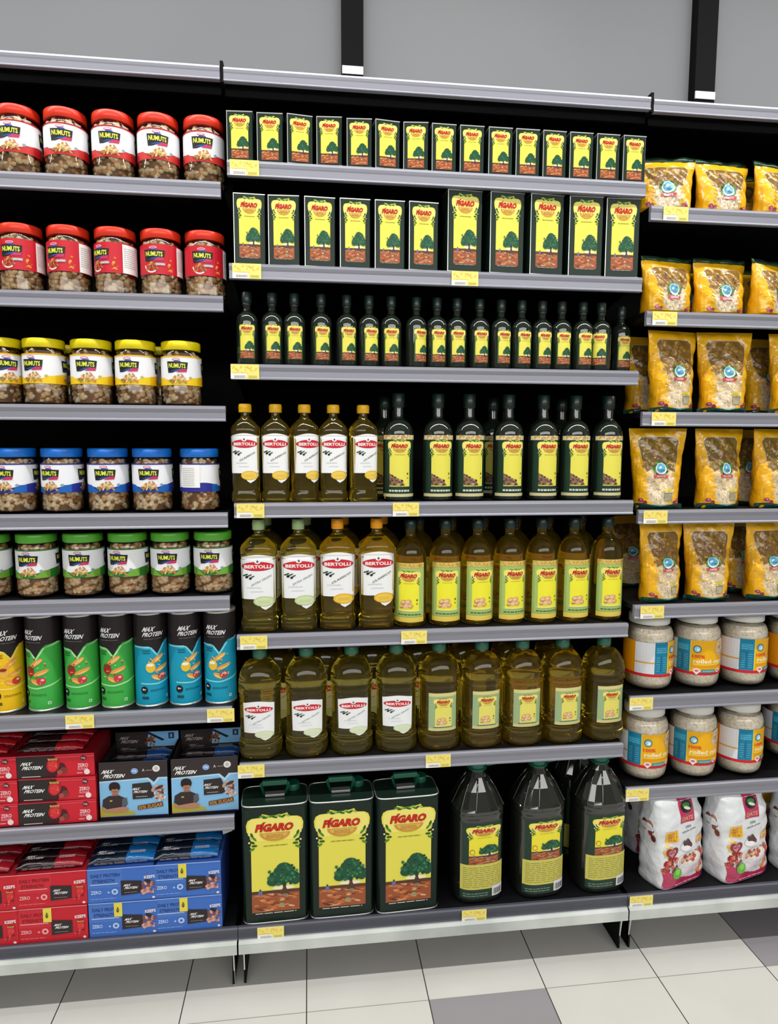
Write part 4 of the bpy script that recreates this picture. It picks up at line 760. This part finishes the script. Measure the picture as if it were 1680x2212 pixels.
def pouch(w, h, d, lie, seed, brown='#84622a'):
    r = random.Random(seed); t = thing('oat_pouch', 'x', 'pouch')
    if lie: rg = [(w*.41, d*.30, 0, 3.0), (w*.43, d*.46, h*.04, 2.8), (w*.43, d*.50, h*.25, 2.4), (w*.44, d*.42, h*.5, 2.2), (w*.47, d*.24, h*.78, 2), (w*.5, d*.10, h*.92, 2), (w*.5, .0018, h, 2)]
    else: rg = [(w*.36, d*.42, 0, 2.8), (w*.37, d*.5, h*.03, 2.6), (w*.375, d*.5, h*.2, 2.3), (w*.41, d*.42, h*.45, 2.2), (w*.46, d*.22, h*.75, 2.0), (w*.49, d*.08, h*.92, 2), (w*.5, .0016, h, 2)]
    fine = []
    for j in range(len(rg)-1):
        for k in range(4): u = k/4; fine.append(tuple(rg[j][i]+(rg[j+1][i]-rg[j][i])*u for i in range(4)))
    fine.append(rg[-1])
    def wr(x, y, z):  # soft creases of the film
        k = math.sin(PI*min(1, max(0, z/h)))
        return (x, y+(.0022*math.sin(x*95+seed)*math.sin(z*52+seed*2)+.0018*math.sin((x+z)*150+seed)+.003*math.sin(z*30+abs(x)*60))*k, z)
    m = M(); m.loft(fine, '#e0a010', n=48); m.v = [wr(*v) for v in m.v]
    fr = on_loft(fine, .0006); a = pouch_art(w, h, fine, lie, brown).cut(.006, .008)
    m.art(a, lambda x, z, l: wr(*fr(x, z, l))); m.build('pouch_body', PFILM, t)
    if lie:
        m = M(); n = 16; vs = []; fs = []
        for i in range(n+1):
            x = -w/2+w*i/n; y = .0022*math.sin(i*1.1+seed)
            vs += [(x, y-.0012, h-.001), (x, y-.0012+.004, h+.012+.0012*math.sin(i*.9+seed)), (x, y+.0028+.004, h+.012+.0012*math.sin(i*.9+seed)), (x, y+.0028, h-.001)]
        for i in range(n):
            for k in range(4): fs.append((i*4+k, i*4+(k+1) % 4, i*4+4+(k+1) % 4, i*4+4+k))
        fs += [(3, 2, 1, 0), (n*4, n*4+1, n*4+2, n*4+3)]
        m.add(vs, fs, '#1c3a22', 0, True).build('seal_strip', PFILM, t)
    return t
G = 'yellow oat pouches of the right bay'
def pouches(pro, k, pxs, py, Y, rots, tilt=-6, ys=None, scale=None):
    W = where('right', k)
    row(pro, 'pouch', ('short yellow oat pouch', 'short yellow oat pouch', 'tall yellow oat pouch', 'tall yellow oat pouch', 'tall yellow oat pouch')[k], W, G, pxs, py, Y, ZR[k]+DK+.0005, rots, ys)
pl = pouch(.152, .122, .070, True, 3); pouches(pl, 0, [1433, 1556, 1677], 405, .050, [-8, 5, 12])
pl2 = pouch(.150, .132, .075, True, 5, '#8f6a2c'); pouches(pl2, 1, [1437, 1550, 1662], 620, .052, [9, 5, 20])
o = dup(pl2); o.location = (spot(1470, 600, .14)[0], .14, ZR[1]+DK+.0005); tag(o, 'short yellow oat pouch standing behind the first pouch, second shelf down, right bay', 'pouch', G)
o = dup(pl2); o.location = (spot(1640, 610, .15)[0], .15, ZR[1]+DK+.0005); tag(o, 'short yellow oat pouch standing behind the third pouch, second shelf down, right bay', 'pouch', G)
o = dup(pl); o.location = (spot(1420, 390, .13)[0], .13, ZR[0]+DK+.0005); tag(o, 'short yellow oat pouch standing behind the first pouch, top shelf, right bay', 'pouch', G)
o = dup(pl); o.location = (spot(1580, 390, .14)[0], .14, ZR[0]+DK+.0005); tag(o, 'short yellow oat pouch standing behind the second pouch, top shelf, right bay', 'pouch', G)
ps = pouch(.150, .206, .075, False, 7); pouches(ps, 2, [1449, 1560, 1716], 800, .052, [10, -3, -6], ys=[.052, .052, .045])
ps2 = pouch(.150, .206, .078, False, 9, '#7a6228'); pouches(ps2, 3, [1417, 1549, 1668], 1005, .055, [-8, 8, 14])
ps3 = pouch(.140, .204, .076, False, 12); pouches(ps3, 4, [1424, 1526, 1650], 1215, .055, [12, -5, 10])
for pro, pxx, py, k, Y, nm in ((ps, 1648, 800, 2, .14, 'behind the third'), (ps, 1395, 800, 2, .15, 'behind the first'), (ps2, 1600, 1005, 3, .15, 'behind the second'), (ps3, 1352, 1215, 4, .25, 'behind the first'), (ps3, 1592, 1215, 4, .15, 'behind the second')):
    o = dup(pro); o.location = (spot(pxx, py, Y)[0], Y, ZR[k]+DK+.0005); o.rotation_euler = (0, 0, .1); tag(o, f"tall yellow oat pouch {nm} pouch, {where('right', k)}", 'pouch', G)

# oat jars
Rj = .0640
jr = round_rings(Rj, [(.70, 0), (.86, .003), (.95, .010), (.995, .022), (1, .034), (1, .142), (.985, .150), (.93, .160), (.82, .169), (.76, .173), (.75, .184)])
jr = [(a_, b_, z, 2) for a_, b_, z, _ in jr]
C = 2*PI*Rj; a = Art(); z0, z1 = .040, .134
a.rect(-C/2, C/2, z0, z0+.0095, '#d0222c', 1)
a.rect(-.046, .056, z0+.008, z1, '#f2b40c', 1); a.rect(-.084, -.046, z0+.008, z1, '#1580a4', 1); a.rect(-.0475, -.046, z0+.008, z1, '#e8e870', 2); a.rect(-.135, -.084, z0+.008, z1-.002, '#e4e6ea', 1); a.rect(-.135, -.084, z0+.036, z0+.040, '#e0a848', 2); a.rect(-C/2, -.135, z0+.008, z1, '#e8980c', 1); a.rect(.056, .062, z0+.008, z1, '#1580a4', 1); a.rect(.062, C/2, z0+.008, z1, '#e8a010', 1)
a.rect(-.082, -.048, z1-.030, z1-.010, '#1090b8', 3); a.lines(-.080, -.052, z1-.027, z1-.012, 3, '#88d0e0', 4, .3, 2); a.lines(-.080, -.070, z0+.016, z0+.058, 7, '#68b8cc', 4, .3, 3); a.lines(-.062, -.052, z0+.016, z0+.058, 7, '#68b8cc', 4, .3, 4); a.rect(-.0675, -.0650, z0+.014, z0+.060, '#1c6a98', 4)
a.ell(-.030, z1-.023, .0105, .0105, '#2a6a80', 3); a.ell(-.030, z1-.023, .008, .008, '#9cd8ec', 4); a.ell(-.028, z1-.024, .004, .004, '#e8f8fc', 5)
a.ell(.040, z1-.020, .022, .024, '#d8b88c', 2); a.blobs(.022, .056, z1-.042, z1, 46, .0035, ['#c49a6c', '#ecd8b0', '#e0c090'], 3, .7, 5, lambda x, z: ((x-.04)/.02)**2+((z-z1+.02)/.022)**2 < 1); a.ell(.036, z1-.020, .004, .004, '#c07850', 5)
a.text('100%', -.026, z1-.043, .032, .009, '#e04c1c', 4, .03); a.text('rolled oats', .004, z1-.056, .086, .0115, '#fdf2c8', 4, .03); a.rect(-.042, .054, z1-.0665, z1-.063, '#f0d040', 3); a.rect(-.042, .054, z1-.0735, z1-.069, '#e8980c', 3)
a.ell(-.030, z0+.012, .009, .007, '#f4e4e8', 5); a.poly([(-.036, z0+.007), (-.030, z0+.001), (-.024, z0+.007)], '#f4e4e8', 5); a.ell(-.030, z0+.012, .005, .003, '#d06878', 6); a.rect(-.018, .020, z0+.007, z0+.016, '#3a8a94', 5); a.text('WHOLEGRAIN', .001, z0+.0115, .032, .004, '#b8e0e0', 7, .02); a.ell(.030, z0+.012, .006, .006, '#e8e4f0', 5); a.ell(.030, z0+.012, .003, .003, '#8a7ab0', 6)
oj = thing('oat_jar', 'x', 'jar')
m = M(); m.loft(jr, n=48, cap=False); m.build('jar_body', CLEAR, oj)
m = M(); m.loft([(p-.0022, p-.0022, z+.002, 2) for p, q_, z, e_ in jr[:8]]+[(Rj*.84, Rj*.84, .166, 2)], n=48); o = m.build('oats', OATS, oj); o['kind'] = 'stuff'
m = M(); m.loft([(.051, .051, .176, 2), (.0525, .0525, .177, 2), (.0525, .0525, .199, 2), (.050, .050, .2015, 2), (.044, .044, .202, 2)], n=60, knurl=.006); m.build('lid', WHITEP, oj)
M().art(a.cut(.008), wrap(Rj+.0002)).build('label', PRINT, oj)
G = 'oat jars of the right bay'
row(oj, 'jar', 'oat jar with white lid and orange label', where('right', 5), G, [1399, 1500, 1600, 1704], 1410, .086, ZR[5]-.0+DK, [62, 0, 36, 70])
row(oj, 'jar', 'oat jar with white lid and orange label', where('right', 6), G, [1388, 1492, 1591, 1694], 1610, .080, ZR[6]+DK, [10, 0, 42, 4], ys=[.080, .080, .080, .150])

# oat bags
w, h, d = .166, .256, .100
bg = thing('oat_bag', 'x', 'bag')
rg = [(w*.48, d*.47, 0, 5), (w*.5, d*.5, .006, 5), (w*.505, d*.52, .06, 4), (w*.50, d*.50, .13, 4), (w*.50, d*.48, .19, 4), (w*.49, d*.38, .225, 3.2), (w*.47, d*.16, .247, 2.5), (w*.45, .0018, .256, 2)]
fine = []
for j in range(len(rg)-1):
    for k in range(5): fine.append(tuple(rg[j][i]+(rg[j+1][i]-rg[j][i])*k/5 for i in range(4)))
fine.append(rg[-1])
def wb_(x, y, z):
    k = math.sin(PI*min(1, z/h))*.8+.1; s = abs(x)/(w/2); s = max(0, s-.6)/.4
    return (x*(1-.03*math.sin(z*70)*s), y+(.0022*math.sin(x*60+z*45)+.0015*math.sin(z*120-x*70))*k+s*.003*math.sin(z*160), z)
m = M(); m.loft(fine, '#dfe3e6', n=56); m.v = [wb_(*v) for v in m.v]
a = Art(); H = .235
a.poly([(-w*.46, .003), (w*.46, .003), (w*.46, .030), (w*.30, .022), (w*.1, .018), (-w*.15, .028), (-w*.46, .060)], '#b82858', 1)
a.blobs(-w*.44, -w*.20, .05, .085, 22, .008, ['#8a2024', '#c84838', '#e07050', '#6a3a30', '#e8b0a0'], 2, .7, 4); a.blobs(w*.18, w*.44, .024, .085, 30, .008, ['#a82028', '#c83a2c', '#8a3424', '#e08040'], 2, .7, 6); a.blobs(w*.24, w*.44, .105, .125, 14, .007, ['#e8a040', '#e08a30', '#f0c070'], 2, .7, 6); a.blobs(-w*.44, -w*.3, .09, .12, 10, .008, ['#e8b048', '#f0d080'], 2, .7, 7)
a.ell(w*.06, .070, .044, .020, '#e2dcde', 4, 24); a.poly([(w*.06-.044, .068), (w*.06+.044, .068), (w*.06+.030, .036), (w*.06+.010, .022), (w*.06-.012, .022), (w*.06-.032, .040)], '#d8d0d6', 3.5)
a.ell(w*.06, .074, .036, .014, '#f0e4dc', 5, 20); a.blobs(w*.06-.028, w*.06+.026, .064, .084, 34, .0055, ['#d04848', '#c03a38', '#e8a070', '#e8c8a0', '#9a4a30'], 6, .8, 9)
a.ell(w*.02, .108, .024, .012, '#eee8e8', 4, 20); a.blobs(w*.02-.016, w*.02+.014, .108, .120, 14, .006, ['#4a2430', '#6a3040', '#3a1c20'], 5, .9, 3)
a.ell(-w*.20, .040, .016, .0145, '#5cae2c', 6); a.ell(-w*.19, .044, .009, .008, '#86cc4c', 7)
P = []
for i in range(24): t = 2*PI*i/24; P.append((-w*.29+.0013*16*math.sin(t)**3, .098+.00125*(13*math.cos(t)-5*math.cos(2*t)-2*math.cos(3*t)-math.cos(4*t))))
a.poly(P, '#8a1428', 4); a.poly([(-w*.29+(x+w*.29)*.62, .098+(z-.098)*.62) for x, z in P], '#d88090', 5); a.text('OATS', -w*.29, .099, .018, .005, '#8a1428', 7, .03)
a.rect(-w*.40, -w*.18, .128, .158, '#f0b818', 3); a.text('BUY 1', -w*.29, .150, .026, .007, '#c87a10', 5, .03); a.text('GET 1', -w*.29, .141, .026, .007, '#c87a10', 5, .03); a.text('FREE', -w*.29, .133, .022, .006, '#c87a10', 5, .03)
a.text('100%', w*.07, .158, .020, .007, '#6a7a78', 3, .02); a.text('whole grain', w*.08, .147, .056, .007, '#5a6a68', 3, .02)
a.rect(-w*.10, w*.20, .170, .236, '#b82452', 2); a.ell(w*.05, .212, .019, .016, '#18201c', 4, 20); a.ell(w*.05, .216, .012, .006, '#3a7a3c', 5); a.ell(w*.06, .208, .011, .004, '#d8d4c0', 5, 12, -.3); a.text('OATS', w*.05, .181, .040, .012, '#f0a078', 4, .03)
a.lines(-w*.25, w*.30, .008, .014, 1, '#e8a0b8', 3, .6, 3)
fr = on_loft(fine, .0006); m.art(a.cut(.006, .008), lambda x, z, l: wb_(*fr(x, z*.99, l)))
for s in (-1, 1):
    a = Art(); a.blobs(-.02, .02, .13, .17, 12, .009, ['#8a4034', '#6a3028', '#b87860'], 1, .9, 3)
    m.art(a.cut(), lambda x, z, l: (s*(w*.503+.001+l*EPS), s*x, z))
m.build('bag_body', PFILM, bg)
m = M(); n = 12
m.box(-w*.45, w*.45, -.0018, .0018, .254, .2585, '#d8dcde'); m.build('top_seal', PFILM, bg)
row(bg, 'bag', 'white and pink oat bag', where('right', 'b'), 'oat bags on the right base shelf', [1450, 1587, 1732], 1825, .027, BASE+.0005, [19, 15, 12])
for o in [q for q in COL.objects if q.name.startswith('oat_bag')]: o.rotation_euler.x = -.05
o = dup(bg); o.location = (spot(1400, 1800, .18)[0]+.0, .18, BASE+.0005); o.rotation_euler = (0, 0, .2); tag(o, 'white oat bag standing behind the first bag, base shelf, right bay', 'bag', 'oat bags on the right base shelf')
o = dup(bg); o.location = (spot(1655, 1800, .18)[0], .18, BASE+.0005); o.rotation_euler = (0, 0, .1); tag(o, 'white oat bag standing behind the second and third bags, base shelf, right bay', 'bag', 'oat bags on the right base shelf')
